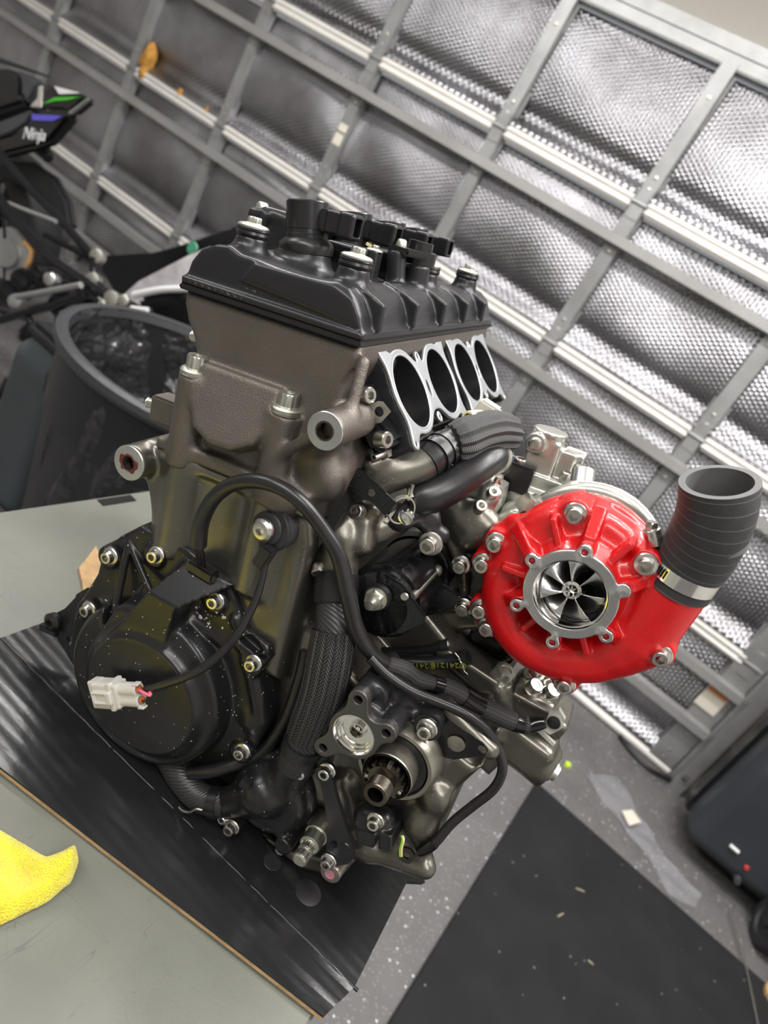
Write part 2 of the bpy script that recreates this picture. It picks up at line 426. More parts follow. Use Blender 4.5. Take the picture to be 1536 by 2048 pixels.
def braid(name, along, around, col, hi, rough=0.5, strength=0.9, dist=0.0012):
    """woven sleeve from the tube UVs (u metres along the tube, v around it)"""
    s = NT(name); uv = s.coord('UV'); sp = s.n('ShaderNodeSeparateXYZ'); s.l(uv, sp.inputs[0])
    col_i = s.math('MULTIPLY', sp.outputs[1], around); fr = s.math('FRACT', col_i)
    zig = s.math('PINGPONG', col_i, 1.0)
    ph = s.math('ADD', s.math('MULTIPLY', sp.outputs[0], along), s.math('MULTIPLY', zig, 1.6))
    w = s.math('ABSOLUTE', s.math('SINE', s.math('MULTIPLY', ph, math.pi)))
    edge = s.math('SINE', s.math('MULTIPLY', fr, math.pi))
    h = s.math('MULTIPLY', w, s.math('POWER', edge, 0.5))
    s.l(s.ramp(h, [(0.25, col), (0.95, hi)]), s.b.inputs['Base Color']); s.set(Roughness=rough); s.bump(h, strength, dist); return s.m
M['braid'] = braid('braided_sleeve', 330, 30, lin(14, 14, 15), lin(62, 61, 60))
M['braidfine'] = braid('fine_braided_loom', 800, 16, lin(24, 24, 25), lin(66, 65, 64), 0.6, 0.6, 0.0006)
def ribbed():
    s = NT('ribbed_fabric_sleeve'); uv = s.coord('UV'); sp = s.n('ShaderNodeSeparateXYZ'); s.l(uv, sp.inputs[0])
    w = s.math('SINE', s.math('MULTIPLY', sp.outputs[0], 5200)); 
    s.l(s.ramp(s.math('MULTIPLY_ADD', w, 0.5, 0.5), [(0.2, lin(20, 20, 21)), (0.9, lin(76, 75, 74))]), s.b.inputs['Base Color'])
    s.set(Roughness=0.62); s.bump(w, 0.4, 0.0003); return s.m
M['fabric'] = ribbed()
def twill():
    s = NT('twill_rubber_hose'); uv = s.coord('UV'); sp = s.n('ShaderNodeSeparateXYZ'); s.l(uv, sp.inputs[0])
    w = s.math('SINE', s.math('ADD', s.math('MULTIPLY', sp.outputs[0], 1700), s.math('MULTIPLY', sp.outputs[1], 120)))
    s.l(s.ramp(s.math('MULTIPLY_ADD', w, 0.5, 0.5), [(0.1, lin(34, 34, 35)), (0.9, lin(50, 50, 51))]), s.b.inputs['Base Color'])
    s.set(Roughness=0.42); s.bump(w, 0.3, 0.0004); return s.m
M['twill'] = twill()
def wrapped():
    s = NT('wrapped_silicone'); uv = s.coord('UV'); sp = s.n('ShaderNodeSeparateXYZ'); s.l(uv, sp.inputs[0])
    f = s.math('FRACT', s.math('ADD', s.math('MULTIPLY', sp.outputs[0], 108), s.math('MULTIPLY', s.math('SINE', s.math('MULTIPLY', sp.outputs[1], 6.2832)), 0.12)))
    m = s.math('LESS_THAN', f, 0.07); nz = s.noise(90, 4)
    base = s.ramp(nz.outputs['Fac'], [(0.3, lin(46, 46, 48)), (0.7, lin(56, 56, 58))])
    s.l(s.mix(m, base, lin(92, 92, 92)), s.b.inputs['Base Color']); s.set(Roughness=0.6); b = s.bump(f, 0.35, 0.0008); s.bump(s.noise(700, 2).outputs['Fac'], 0.3, 0.0006, b); return s.m
M['wrapped'] = wrapped()
# --- room and surroundings
def foil():
    s = NT('foil_bubble_insulation'); s.set(Metallic=1.0)
    # hexagonal rows of bubbles
    co = s.coord('Object'); sp = s.n('ShaderNodeSeparateXYZ'); s.l(co, sp.inputs[0])
    K = 2*math.pi/0.0145; c3 = math.sqrt(3)/2
    h = None
    for ax, az in ((1, 0), (-0.5, c3), (-0.5, -c3)):
        w = s.math('COSINE', s.math('ADD', s.math('MULTIPLY', sp.outputs[0], ax*K), s.math('MULTIPLY', sp.outputs[2], az*K)))
        h = w if h is None else s.math('ADD', h, w)
    nz = s.noise(2.6, 3, 0.6); nf = s.noise(260, 2)
    s.l(s.ramp(nz.outputs['Fac'], [(0.35, lin(142, 140, 143)), (0.65, lin(178, 178, 183))]), s.b.inputs['Base Color'])
    s.set(Roughness=0.24)
    b1 = s.bump(nz.outputs['Fac'], 0.3, 0.03); b2 = s.bump(h, 0.6, 0.0011, b1); s.bump(nf.outputs['Fac'], 0.15, 0.001, b2)
    return s.m
M['foil'] = foil()
M['galv'] = mat('galvanised_steel', lin(158, 159, 158), 0.6, 0.42, var=(9, 0.15), bump=(60, 0.08, 0.002))
M['rail'] = mat('white_section_rail', lin(224, 221, 216), 0.1, 0.45, var=(6, 0.06))
M['strut'] = mat('grey_strut_steel', lin(164, 163, 161), 0.45, 0.45, var=(5, 0.1))
M['rust'] = mat('expanding_foam_blob', lin(196, 142, 60), 0.0, 0.7, bump=(80, 0.8, 0.004), var=(40, 0.3))
M['wallw'] = mat('pale_wall_paint', lin(178, 174, 166), 0.0, 0.8, bump=(60, 0.1, 0.002), var=(2, 0.04))
M['walls'] = mat('off_white_wall_paint', lin(214, 212, 207), 0.0, 0.8, var=(2, 0.04))
M['splinter'] = mat('grey_wood_splinter', lin(150, 145, 126), 0.0, 0.7)
M['ceilm'] = mat('ceiling_paint', lin(205, 203, 198), 0.0, 0.85)
def floor_m():
    s = NT('speckled_grey_floor_coating')
    v = s.vor(75); v2 = s.vor(190); nz = s.noise(5, 4)
    def sel(vn, r, th):
        sep = s.n('ShaderNodeSeparateColor'); s.l(vn.outputs['Color'], sep.inputs[0])
        return s.math('MULTIPLY', s.math('LESS_THAN', vn.outputs['Distance'], r), s.math('GREATER_THAN', sep.outputs[0], th))
    base = s.ramp(nz.outputs['Fac'], [(0.3, lin(90, 88, 88)), (0.7, lin(106, 104, 104))])
    c1 = s.mix(sel(v2, 0.35, 0.8), base, lin(138, 138, 138)); c2 = s.mix(sel(v, 0.22, 0.8), c1, lin(196, 196, 196))
    s.l(c2, s.b.inputs['Base Color']); s.set(Roughness=0.4); s.bump(s.noise(220, 2).outputs['Fac'], 0.25, 0.002); return s.m
M['floor'] = floor_m()
def mat_m():
    s = NT('black_rubber_mat'); v = s.vor(60)
    sep = s.n('ShaderNodeSeparateColor'); s.l(v.outputs['Color'], sep.inputs[0])
    m = s.math('MULTIPLY', s.math('LESS_THAN', v.outputs['Distance'], 0.14), s.math('GREATER_THAN', sep.outputs[0], 0.93))
    nz = s.noise(8, 4); base = s.ramp(nz.outputs['Fac'], [(0.3, lin(26, 26, 27)), (0.7, lin(34, 34, 35))])
    s.l(s.mix(m, base, lin(120, 120, 118)), s.b.inputs['Base Color']); s.set(Roughness=0.85, Specular_IOR_Level=0.3); s.bump(s.noise(500, 2).outputs['Fac'], 0.5, 0.001); return s.m
M['mat'] = mat_m()
def table_m():
    s = NT('scuffed_grey_bench_top'); nz = s.noise(6, 4); base = s.ramp(nz.outputs['Fac'], [(0.3, lin(92, 94, 86)), (0.7, lin(110, 112, 103))])
    # thin dark knife scratches
    w1 = s.noise(6, 1, sc3=(0.6, 9, 1), rz=0.5); w2 = s.noise(5, 1, sc3=(11, 0.7, 1), rz=0.9); w3 = s.noise(7, 1, sc3=(1, 6, 1), rz=-0.5); patch = s.noise(9, 3)
    def scr(w): return s.math('LESS_THAN', s.math('ABSOLUTE', s.math('SUBTRACT', w.outputs['Fac'], 0.5)), 0.0011)
    pm = s.math('GREATER_THAN', patch.outputs['Fac'], 0.52)
    m = s.math('MULTIPLY', s.math('MAXIMUM', s.math('MAXIMUM', scr(w1), scr(w2)), scr(w3)), pm)
    s.l(s.mix(m, base, lin(92, 93, 91)), s.b.inputs['Base Color']); s.set(Roughness=0.42); s.bump(s.noise(300, 2).outputs['Fac'], 0.1, 0.001); return s.m
M['table'] = table_m()
def card_m():
    s = NT('black_glossy_printed_card'); nz = s.noise(3, 4); w = s.noise(4, 3, sc3=(1, 9, 1))
    s.l(s.ramp(nz.outputs['Fac'], [(0.35, lin(22, 23, 24)), (0.7, lin(36, 36, 38))]), s.b.inputs['Base Color'])
    s.set(Roughness=0.22); wv = s.n('ShaderNodeTexWave'); wv.inputs['Scale'].default_value = 26; wv.bands_direction = 'Y'; s.l(s.coord(), wv.inputs['Vector'])
    b = s.bump(wv.outputs['Fac'], 0.07, 0.002); b = s.bump(w.outputs['Fac'], 0.05, 0.006, b); s.bump(s.noise(140, 3).outputs['Fac'], 0.12, 0.001, b); return s.m
M['card'] = card_m()
M['kraft'] = mat('brown_corrugated_card', lin(178, 146, 104), 0.0, 0.8, bump=(300, 0.5, 0.002), var=(60, 0.2))
def towel_m():
    s = NT('yellow_microfibre'); v = s.vor(800); nz = s.noise(25, 4)
    s.l(s.ramp(nz.outputs['Fac'], [(0.3, lin(196, 178, 20)), (0.65, lin(240, 226, 40))]), s.b.inputs['Base Color'])
    s.set(Roughness=0.9, Sheen_Weight=0.4); s.bump(v.outputs['Distance'], 0.9, 0.0016); return s.m
M['towel'] = towel_m()
M['binm'] = mat('black_bin_plastic', lin(30, 31, 33), 0.0, 0.42, bump=(40, 0.1, 0.002), var=(8, 0.15))
M['bag'] = mat('black_bin_liner', lin(46, 46, 47), 0.0, 0.18, bump=(9, 1.0, 0.06, 3), rvar=(10, 0.1, 0.3))
M['tarp'] = mat('slate_grey_fabric', lin(62, 68, 70), 0.0, 0.8, bump=(40, 0.3, 0.004), var=(4, 0.15))
M['tyre'] = mat('tyre_rubber', lin(30, 30, 31), 0.0, 0.65, bump=(120, 0.3, 0.003))
M['fairing'] = mat('black_fairing_paint', lin(20, 20, 22), 0.1, 0.18, var=(6, 0.2))
M['fairgrey'] = mat('dark_grey_fairing', lin(66, 66, 70), 0.1, 0.4)
M['green'] = mat('green_stripe', lin(64, 176, 40), 0.0, 0.3)
M['purple'] = mat('violet_stripe', lin(92, 84, 200), 0.0, 0.3)
M['decal_and_highlight'] = mat('white_decal_and_highlight', lin(225, 225, 225), 0.0, 0.4)  # white print, also used for the painted highlight on the cowl rim
M['frame'] = mat('black_frame_tube', lin(38, 38, 41), 0.5, 0.16)
M['case'] = mat('dark_slate_plastic', lin(48, 52, 57), 0.0, 0.42, bump=(300, 0.12, 0.001), var=(5, 0.12))
M['wood'] = mat('raw_timber', lin(196, 150, 92), 0.0, 0.7, bump=(90, 0.3, 0.002), var=(20, 0.15))
M['ledred'] = mat('red_indicator', lin(190, 60, 60), 0.0, 0.4)
def film_m():
    s = NT('clear_plastic_film'); s.set(Base_Color=lin(205, 205, 212), Roughness=0.2, Alpha=0.13); s.bump(s.noise(30, 4).outputs['Fac'], 0.8, 0.01); return s.m
M['film'] = film_m()
M['lime'] = mat('lime_cap', lin(190, 220, 60), 0.0, 0.5)
M['sticker'] = mat('paper_sticker', lin(214, 208, 194), 0.0, 0.7)
M['stickero'] = mat('orange_print', lin(206, 132, 80), 0.0, 0.6)
# ------------------------------------------------------------------ room
DY = 2.69
def sbox(name, lo, hi, m, parent=None, bevel=0.0):
    lo, hi = Vector(lo), Vector(hi)
    return mkobj(name, boxm(name, (lo+hi)/2, (hi-lo)/2, None, bevel), m, parent)
tag(sbox('floor', (-4.8, -3.2, -0.1), (2.2, 3.2, 0.0), M['floor']), 'grey garage floor with pale speckles', kind='structure')
tag(sbox('ceiling', (-4.8, -3.2, 2.75), (2.2, 3.2, 2.85), M['ceilm']), 'pale flat ceiling of the garage', kind='structure')
tag(sbox('wall_left', (-4.9, -3.2, 0), (-4.8, 3.2, 2.75), M['walls']), 'pale side wall of the garage on the motorcycle side', kind='structure')
tag(sbox('wall_right', (2.2, -3.2, 0), (2.3, 3.2, 2.75), M['walls']), 'pale side wall of the garage on the case side', kind='structure')
tag(sbox('wall_rear', (-4.8, -3.3, 0), (2.2, -3.2, 2.75), M['walls']), 'pale wall facing the garage door', kind='structure')
XS = [-4.42, -3.81, -3.2, -2.57, -1.963, -1.34, -0.732, -0.108, 0.511]
ZJ = [0.0, 0.5355, 1.068, 1.6035, 2.085]
# wall around the door (the door hangs behind its opening)
wd = empty('wall_door', (0, DY, 0)); tag(wd, 'pale wall above and beside the garage door', kind='structure')
for lo, hi in (((-4.8, 0.07, 2.13), (2.2, 0.2, 2.75)), ((0.6, 0.07, 0), (2.2, 0.2, 2.13)), ((-4.8, 0.07, 0), (-4.45, 0.2, 2.13))):
    sbox('wall_panel', lo, hi, M['wallw'], wd)
for k in range(4):
    sbox('siding_board', (-1.5, 0.05, 2.15+0.15*k), (2.2, 0.072, 2.292+0.15*k), M['wallw'], wd, 0.004)
dr = empty('door_1', (0, DY, 0)); tag(dr, 'sectional garage door lined with silver bubble foil', kind='structure')
rng = np.random.RandomState(5)
def foil_panel(x0, x1, z0, z1):
    nx, nz = 22, 40; V = []; Fc = []
    ph = rng.rand(6)*6.28; am = 0.006+0.006*rng.rand()
    for j in range(nz+1):
        t = j/nz
        for i in range(nx+1):
            s = i/nx
            edge = (1-math.exp(-s/0.05))*(1-math.exp(-(1-s)/0.05))
            lip = 0.046*math.exp(-(t/0.10)**1.6)
            tb = max(0.0, (t-0.10)/0.90); belly = 0.034*math.sin(math.pi*tb**0.75)*(0.8+0.2*math.sin(math.pi*s))-0.012*math.exp(-((t-0.16)/0.06)**2)
            wob = am*(math.sin(3.1*s+ph[0])*math.sin(4.5*t+ph[1])+0.5*math.sin(7*s+5*t+ph[2])*edge)
            y = 0.040-lip-(belly+wob*min(1, t*6))*min(1, (1-t)*10)
            V.append((x0+(x1-x0)*s, y, z0+(z1-z0)*t))
    for j in range(nz):
        for i in range(nx):
            a = j*(nx+1)+i; Fc.append((a, a+1, a+nx+2, a+nx+1))
    me = meshv('foil_panel', V, Fc, True)
    o = mkobj('foil_panel', me, M['foil'], dr); md = o.modifiers.new('thick', 'SOLIDIFY'); md.thickness = 0.004; md.offset = 1
for a, b in zip(XS[:-1], XS[1:]):
    for j in range(4): foil_panel(a+0.012, b-0.012, ZJ[j]+(0.02 if j else 0.045), ZJ[j+1]-0.035)
# stiles: one galvanised channel per bay and section, hinges at the joints, screws
def hat(name, p0, p1, w, dpt, m, parent, lip=0.008):
    """folded channel running from p0 to p1, open to the back (y+)"""
    p0, p1 = Vector(p0), Vector(p1); d = (p1-p0).normalized(); sd = d.cross(Vector((0, 1, 0))).normalized(); f = Vector((0, -1, 0))
    pr = [(-w/2-lip, 0), (-w/2, 0), (-w/2+0.003, dpt), (w/2-0.003, dpt), (w/2, 0), (w/2+lip, 0)]
    V = [p+sd*a+f*b for p in (p0, p1) for a, b in pr]; n = len(pr)
    Fc = [(i, i+1, n+i+1, n+i) for i in range(n-1)]
    o = mkobj(name, meshv(name, V, Fc, False), m, parent); md = o.modifiers.new('thick', 'SOLIDIFY'); md.thickness = 0.002; return o
screw_me = rings('screw', [(0, 0.007), (0.003, 0.0065), (0.004, 0.004)], 10, d=(0, -1, 0))
hole_me = rings('screw_hole', [(0, 0.009), (0.0006, 0.009)], 12, d=(0, -1, 0))
hinge_me = None
for xi, x in enumerate(XS):
    for j in range(4):
        w = 0.055 if xi < len(XS)-1 else 0.10
        hat('stile', (x, 0.018, ZJ[j]+0.004), (x, 0.018, ZJ[j+1]-0.004), w, 0.030, M['galv'], dr)
        for dz in (0.05, 0.09, 0.36):
            o = mkobj('screw', screw_me, M['zinc'], dr); o.location = (x, -0.012, ZJ[j]+dz)
        if xi in (2, 3, 5, 6):
            for dz in (0.19, 0.24):
                o = mkobj('screw_hole', hole_me, M['hole'], dr); o.location = (x, -0.0125, ZJ[j]+dz)
    for j in (1, 2, 3):
        me = boxm('hinge', (x, -0.014, ZJ[j]), (0.024, 0.003, 0.055), None, 0.002)
        h = mkobj('hinge', me, M['galv'], dr)
        mkobj('hinge_pin', rings('hinge_pin', [(0, 0.006), (0.06, 0.006)], 10, (x-0.03, -0.019, ZJ[j]), (1, 0, 0)), M['galv'], h)
for a, b in zip(XS[:-1], XS[1:]):                      # white rails between the stiles, two ribs each
    for j in (1, 2, 3):
        z = ZJ[j]
        r = sbox('section_rail', (a+0.03, -0.012, z-0.028), (b-0.03, 0.03, z+0.022), M['rail'], dr, 0.004)
        for dz in (-0.016, 0.008):
            mkobj('rail_rib', tube('rail_rib', [(a+0.03, -0.012, z+dz), (b-0.03, -0.012, z+dz)], 0.006, 8, 1, spline=False), M['rail'], r)
for z in (0.234, 0.417, 0.95, 1.47):                   # long horizontal struts
    hat('strut', (-4.45, -0.016, z), (0.56, -0.016, z), 0.034, 0.036, M['strut'], dr, 0.004)
# top rail (dark shiny), bottom rail and seal
sbox('top_rail', (-4.45, -0.01, 2.06), (0.56, 0.05, 2.10), M['galv'], dr, 0.004)
sbox('header_flashing', (-4.5, 0.0, 2.10), (0.62, 0.07, 2.15), M['galv'], dr, 0.006)
sbox('bottom_rail', (-4.45, -0.004, 0.030), (0.56, 0.05, 0.050), M['galv'], dr, 0.004)
mkobj('bottom_seal', tube('bottom_seal', [(-4.45, 0.0, 0.018), (0.56, 0.0, 0.018)], 0.0178, 10, 1, spline=False), M['rail'], dr)
sbox('end_plate', (0.47, -0.012, 0.03), (0.555, -0.006, 0.20), M['galv'], dr)
# vertical track on the right, its bracket and roller, sticker with an orange bar
tk = hat('door_track', (0.60, -0.03, 0.0), (0.60, -0.03, 2.2), 0.05, 0.05, M['galv'], dr, 0.014)
for z in (0.16, 0.62): sbox('track_bracket', (0.56, -0.02, z), (0.66, -0.012, z+0.09), M['galv'], dr, 0.002)
st = sbox('warning_sticker', (0.455, -0.0185, 0.30), (0.535, -0.0175, 0.40), M['sticker'], dr)
sbox('sticker_bar', (0.458, -0.0195, 0.37), (0.532, -0.0185, 0.395), M['stickero'], st)
for zz, xx in ((0.95+0.10, -1.963+0.0),):
    s_ = sbox('paper_sticker', (xx-0.022, -0.0145, 1.255), (xx+0.022, -0.0135, 1.30), M['sticker'], dr)
    sbox('paper_sticker', (xx-0.022, -0.0145, 1.31), (xx+0.022, -0.0135, 1.34), M['sticker'], dr)
def blob(name, c, r, sc, m, parent, seed=0, amp=0.25):
    bm = bmesh.new(); bmesh.ops.create_icosphere(bm, subdivisions=3, radius=1.0); rs = np.random.RandomState(seed); k = rs.randn(5, 3)*2.5; p = rs.rand(5)*6
    for v in bm.verts:
        f = 1+amp*sum(math.sin(v.co.dot(Vector(k[i]))+p[i]) for i in range(5))/2.2
        v.co = Vector((v.co.x*sc[0]*f, v.co.y*sc[1]*f, v.co.z*sc[2]*f))*r+Vector(c)
    return mkobj(name, bmmesh(name, bm, True), m, parent)
blob('dried_foam', (-3.125, -0.005, 1.135), 0.05, (0.7, 0.4, 1.5), M['rust'], dr, 1, 0.35)
blob('dried_foam', (-2.87, -0.005, 1.095), 0.02, (0.9, 0.5, 0.8), M['rust'], dr, 2)
blob('dried_foam', (-2.68, -0.005, 1.09), 0.016, (0.9, 0.5, 0.7), M['rust'], dr, 3)
sbox('timber_stud', (0.662, -0.035, 0.0), (0.688, 0.07, 2.13), M['wood'], wd, 0.002)
sbox('jamb_board', (0.635, 0.03, 0.0), (0.662, 0.07, 2.13), M['wallw'], wd, 0.002)
# ------------------------------------------------------------------ bench, card, towel
TZ = 0.713
bench = empty('workbench', (-0.3, 0.5, 0)); tag(bench, 'low grey workbench with a scuffed painted top', 'workbench')
bl = lambda x, y, z: (x+0.3, y-0.5, z)
top_pts = [bl(-0.62, -0.35, TZ-0.03), bl(0.125, -0.35, TZ-0.03), bl(0.032, 0.42, TZ-0.03), bl(-0.022, 0.82, TZ-0.03), bl(-0.62, 0.82, TZ-0.03)]
mkobj('bench_top', prism('bench_top', top_pts, (0, 0, 1), 0.03, 0.003), M['table'], bench)
mkobj('edge_slot', boxm('edge_slot', bl(-0.607, 0.715, TZ-0.0), (0.007, 0.030, 0.0012)), M['hole'], bench)
for x, y in ((-0.57, -0.30), (-0.08, -0.30), (-0.57, 0.77), (-0.08, 0.77)):
    mkobj('leg', boxm('leg', bl(x, y, (TZ-0.03)/2), (0.025, 0.025, (TZ-0.03)/2), None, 0.004), M['galv'], bench)
for x in (-0.57, -0.08): mkobj('stretcher', boxm('stretcher', bl(x, 0.235, 0.2), (0.018, 0.51, 0.018), None, 0.003), M['galv'], bench)
# flattened black carton under the engine: a back sheet and a front flap that meet at a crease
card = empty('flattened_carton', (-0.2, 0.5, TZ)); tag(card, 'flattened glossy black cardboard carton under the engine', 'cardboard')
cl = lambda x, y, z=0.0: Vector((x+0.2, y-0.5, z))
def sheet(name, quad, z0, th, parent, nx=40, ny=14, wav=0.0015, core=True):
    a, b, c, d = [Vector(q) for q in quad]; V = []; Fc = []
    for j in range(ny+1):
        for i in range(nx+1):
            s, t = i/nx, j/ny; p = (a*(1-s)+b*s)*(1-t)+(d*(1-s)+c*s)*t
            z = z0+wav*(math.sin(s*9+t*3)*0.6+math.sin(t*11+s*2)*0.4+1)
            V.append((p.x, p.y, z+th))
    for j in range(ny):
        for i in range(nx):
            k = j*(nx+1)+i; Fc.append((k, k+1, k+nx+2, k+nx+1))
    o = mkobj(name, meshv(name, V, Fc, False), M['card'], parent); md = o.modifiers.new('thick', 'SOLIDIFY'); md.thickness = th*0.35; md.offset = -1
    if not core: md.thickness = th; return o
    o2 = mkobj('corrugated_core', meshv(name, [(v[0], v[1], v[2]-th*0.35) for v in V], Fc, False), M['kraft'], o)
    md = o2.modifiers.new('thick', 'SOLIDIFY'); md.thickness = th*0.62; md.offset = -1; return o
back = sheet('carton_panel', [cl(-0.425, 0.424), cl(0.040, 0.458), cl(-0.002, 0.78), cl(-0.445, 0.78)], 0.001, 0.006, card, core=False, wav=0.0006)
flap = sheet('carton_flap', [cl(-0.40, 0.318), cl(0.034, 0.418), cl(0.040, 0.4575), cl(-0.425, 0.4235)], 0.001, 0.006, card, 40, 6, wav=0.0006)
rid = [cl(-0.425+0.469*i/60, 0.424+0.034*i/60, 0.0066+0.0004*math.sin(i*1.7)+0.0003*math.sin(i*4.1)) for i in range(61)]
mkobj('fold_ridge', tube('fold_ridge', rid, 0.0016, 8, 1, spline=False), M['card'], card)
mkobj('torn_tab', prism('torn_tab', [cl(0.012, 0.575, 0.002), cl(0.036, 0.603, 0.002), cl(0.038, 0.609, 0.002), cl(0.012, 0.603, 0.002)], (0, 0, 1), 0.004, 0.001), M['card'], card)
stain = mat('dull_card_stain', lin(40, 39, 41), 0, 0.42)
for (x_, y_, r_) in ((-0.040, 0.488, 0.013), (-0.082, 0.482, 0.009)):
    mkobj('oil_stain', rings('oil_stain', [(0.0, r_), (0.0002, r_*0.97)], 32, cl(x_, y_, 0.0084)), stain, card)
# ------------------------------------------------------------------ engine
# local frame: x towards the back of the engine, y along the crankshaft (away from the viewer), z up
_ey = _n([1370-CX, 597-CY, F_PX])
_ex = _X*math.cos(math.radians(8.85))+_Y*math.sin(math.radians(8.85)); _ex = _n(_ex-_ey*(_ex@_ey)); _ez = np.cross(_ex, _ey)
EE = np.array([_ex, _ey, _ez]); O0 = np.array([-0.09, 0.62, -0.585])
eng = empty('motorcycle_engine'); tag(eng, 'bare motorcycle engine with black covers and red supercharger on the bench', 'engine')
_Rw = DW @ EE.T; _tw = _Rw @ O0 + np.array([0, 0, CAM_H])
eng.matrix_world = Matrix([list(_Rw[i])+[_tw[i]] for i in range(3)]+[[0, 0, 0, 1]])
def _ray(px, py): return EE @ np.array([(px-CX)/F_PX, (py-CY)/F_PX, 1.0])
def P(px, py, y): d = _ray(px, py); return Vector(d*(y+O0[1])/d[1]-O0)
def PX(px, py, x): d = _ray(px, py); return Vector(d*(x+O0[0])/d[0]-O0)
def PZ(px, py, z): d = _ray(px, py); return Vector(d*(z+O0[2])/d[2]-O0)
def XZ(pts, y): return [(P(a, b, y).x, P(a, b, y).z) for a, b in pts]
def mpp(px, py, y): return float((EE.T @ (np.array(P(px, py, y))+O0))[2])/F_PX     # metres per pixel there
def part(name, me, m, parent=None, label=None):
    o = mkobj(name, me, M[m] if isinstance(m, str) else m, eng if parent is None else parent)
    if label: o['label'] = label
    return o
VW = Vector((0, -1, 0))                                    # towards the viewer along the crankshaft
TH = math.radians(14.8)
UU = Vector((-math.sin(TH), 0, math.cos(TH))); WW = Vector((math.cos(TH), 0, math.sin(TH)))
HO = P(368, 570, -0.15)
def H(w, y, u): v = HO+WW*(w/1000)+UU*(u/1000); return Vector((v.x, y, v.z))       # head frame, mm along / up the head
def HXZ(pts): return [(H(w, 0, u).x, H(w, 0, u).z) for w, u in pts]
RH = np.array([WW, Vector((0, 1, 0)), UU]).T               # columns = head axes
# --- fasteners (shared meshes, axis +z, base at 0)
ME = {}
ME['socket'] = rings('flange_bolt', [(0, 1.0), (0.16, 1.02), (0.26, 0.93), (0.30, 0.78), (0.34, 0.70), (1.0, 0.66), (1.06, 0.60), (1.06, 0.42, 'hex'), (0.2, 0.40, 'hex')], 36, angle=28)
ME['socket'].materials.append(M['steel'])
ME['capb'] = rings('cap_bolt', [(0, 0.72), (0.1, 0.75), (1.1, 0.75), (1.2, 0.68), (1.2, 0.42, 'hex'), (0.3, 0.40, 'hex')], 36, angle=28); ME['capb'].materials.append(M['steel'])
ME['hexb'] = rings('hex_bolt', [(0, 1.0), (0.14, 1.0), (0.22, 0.9), (0.24, 0.82, 'hex'), (0.95, 0.82, 'hex'), (1.05, 0.74), (1.05, 0.42), (0.98, 0.40)], 36, angle=28); ME['hexb'].materials.append(M['zinc'])
ME['twelve'] = rings('twelve_point_bolt', [(0, 1.0), (0.22, 1.02), (0.34, 0.92), (0.40, 0.74), (0.42, 0.70, '12'), (1.15, 0.68, '12'), (1.25, 0.62), (1.25, 0.36), (1.12, 0.34)], 48, angle=24); ME['twelve'].materials.append(M['zinc'])
ME['coverb'] = rings('cover_bolt', [(0, 1.0), (0.10, 1.0), (0.20, 0.86), (0.26, 0.50), (0.30, 0.46, 'hex'), (0.58, 0.45, 'hex'), (0.64, 0.38), (0.64, 0.24), (0.58, 0.22)], 36, angle=28); ME['coverb'].materials.append(M['zinc'])
ME['plainb'] = rings('domed_bolt', [(0, 1.0), (0.2, 1.0), (0.9, 0.86), (1.15, 0.72), (1.25, 0.4)], 28, angle=40); ME['plainb'].materials.append(M['zinc'])
ME['button'] = rings('button_bolt', [(0, 1.0), (0.15, 1.02), (0.35, 0.95), (0.55, 0.72), (0.60, 0.5), (0.60, 0.42, 'hex'), (0.1, 0.40, 'hex')], 36, angle=28); ME['button'].materials.append(M['steel'])
def bolt(parent, p, r, kind='socket', d=VW, name=None):
    o = mkobj(name or ME[kind].name.split('.')[0], ME[kind], None, parent); x, y, z = frame(d)
    a = random.random()*1.0; x2 = x*math.cos(a)+y*math.sin(a); y2 = z.cross(x2)
    o.matrix_local = Matrix([[x2[i]*r, y2[i]*r, z[i]*r, p[i]] for i in range(3)]+[[0, 0, 0, 1]]); return o
def tapped(parent, p, r, d=VW, name='threaded_hole', m='hole', ring=0.0012):
    """threaded hole: a fine helical-looking bore seen as stacked rings, sunk into its boss"""
    pr = []
    for k in range(7): pr += [(-0.0012*k, r*(1.0 if k % 2 == 0 else 0.9))]
    o = mkobj(name, rings(name, [(0.0004, r*1.25), (0.0005, r*1.02)]+pr, 24, p, d, cap0=False), M['darksteel'] if m == 'hole' else M[m], parent); return o
def smear(parent, c, r0, r1, m, name='thread_grease', seed=1, d=VW):
    """irregular ring of grease around a hole"""
    rs_ = np.random.RandomState(seed); X_, Y_, Z_ = frame(d); c = Vector(c); n = 40; V_ = []; Fc_ = []
    ph = rs_.rand(4)*6.28
    for k in range(n):
        a = 2*math.pi*k/n; ro = r0+(r1-r0)*(0.62+0.25*math.sin(2*a+ph[0])+0.18*math.sin(5*a+ph[1])+0.12*math.sin(9*a+ph[2]))
        for r_, h_ in ((r0, 0.0), (r0+0.0002, 0.0006), (max(ro-0.0006, r0+0.0003), 0.0008), (max(ro, r0+0.0005), 0.0)):
            V_.append(c+X_*(r_*math.cos(a))+Y_*(r_*math.sin(a))+Z_*h_)
    for k in range(n):
        k2 = (k+1) % n
        for j in range(3): Fc_.append((k*4+j, k*4+j+1, k2*4+j+1, k2*4+j))
    return part(name, meshv(name, V_, Fc_, True), m, parent)
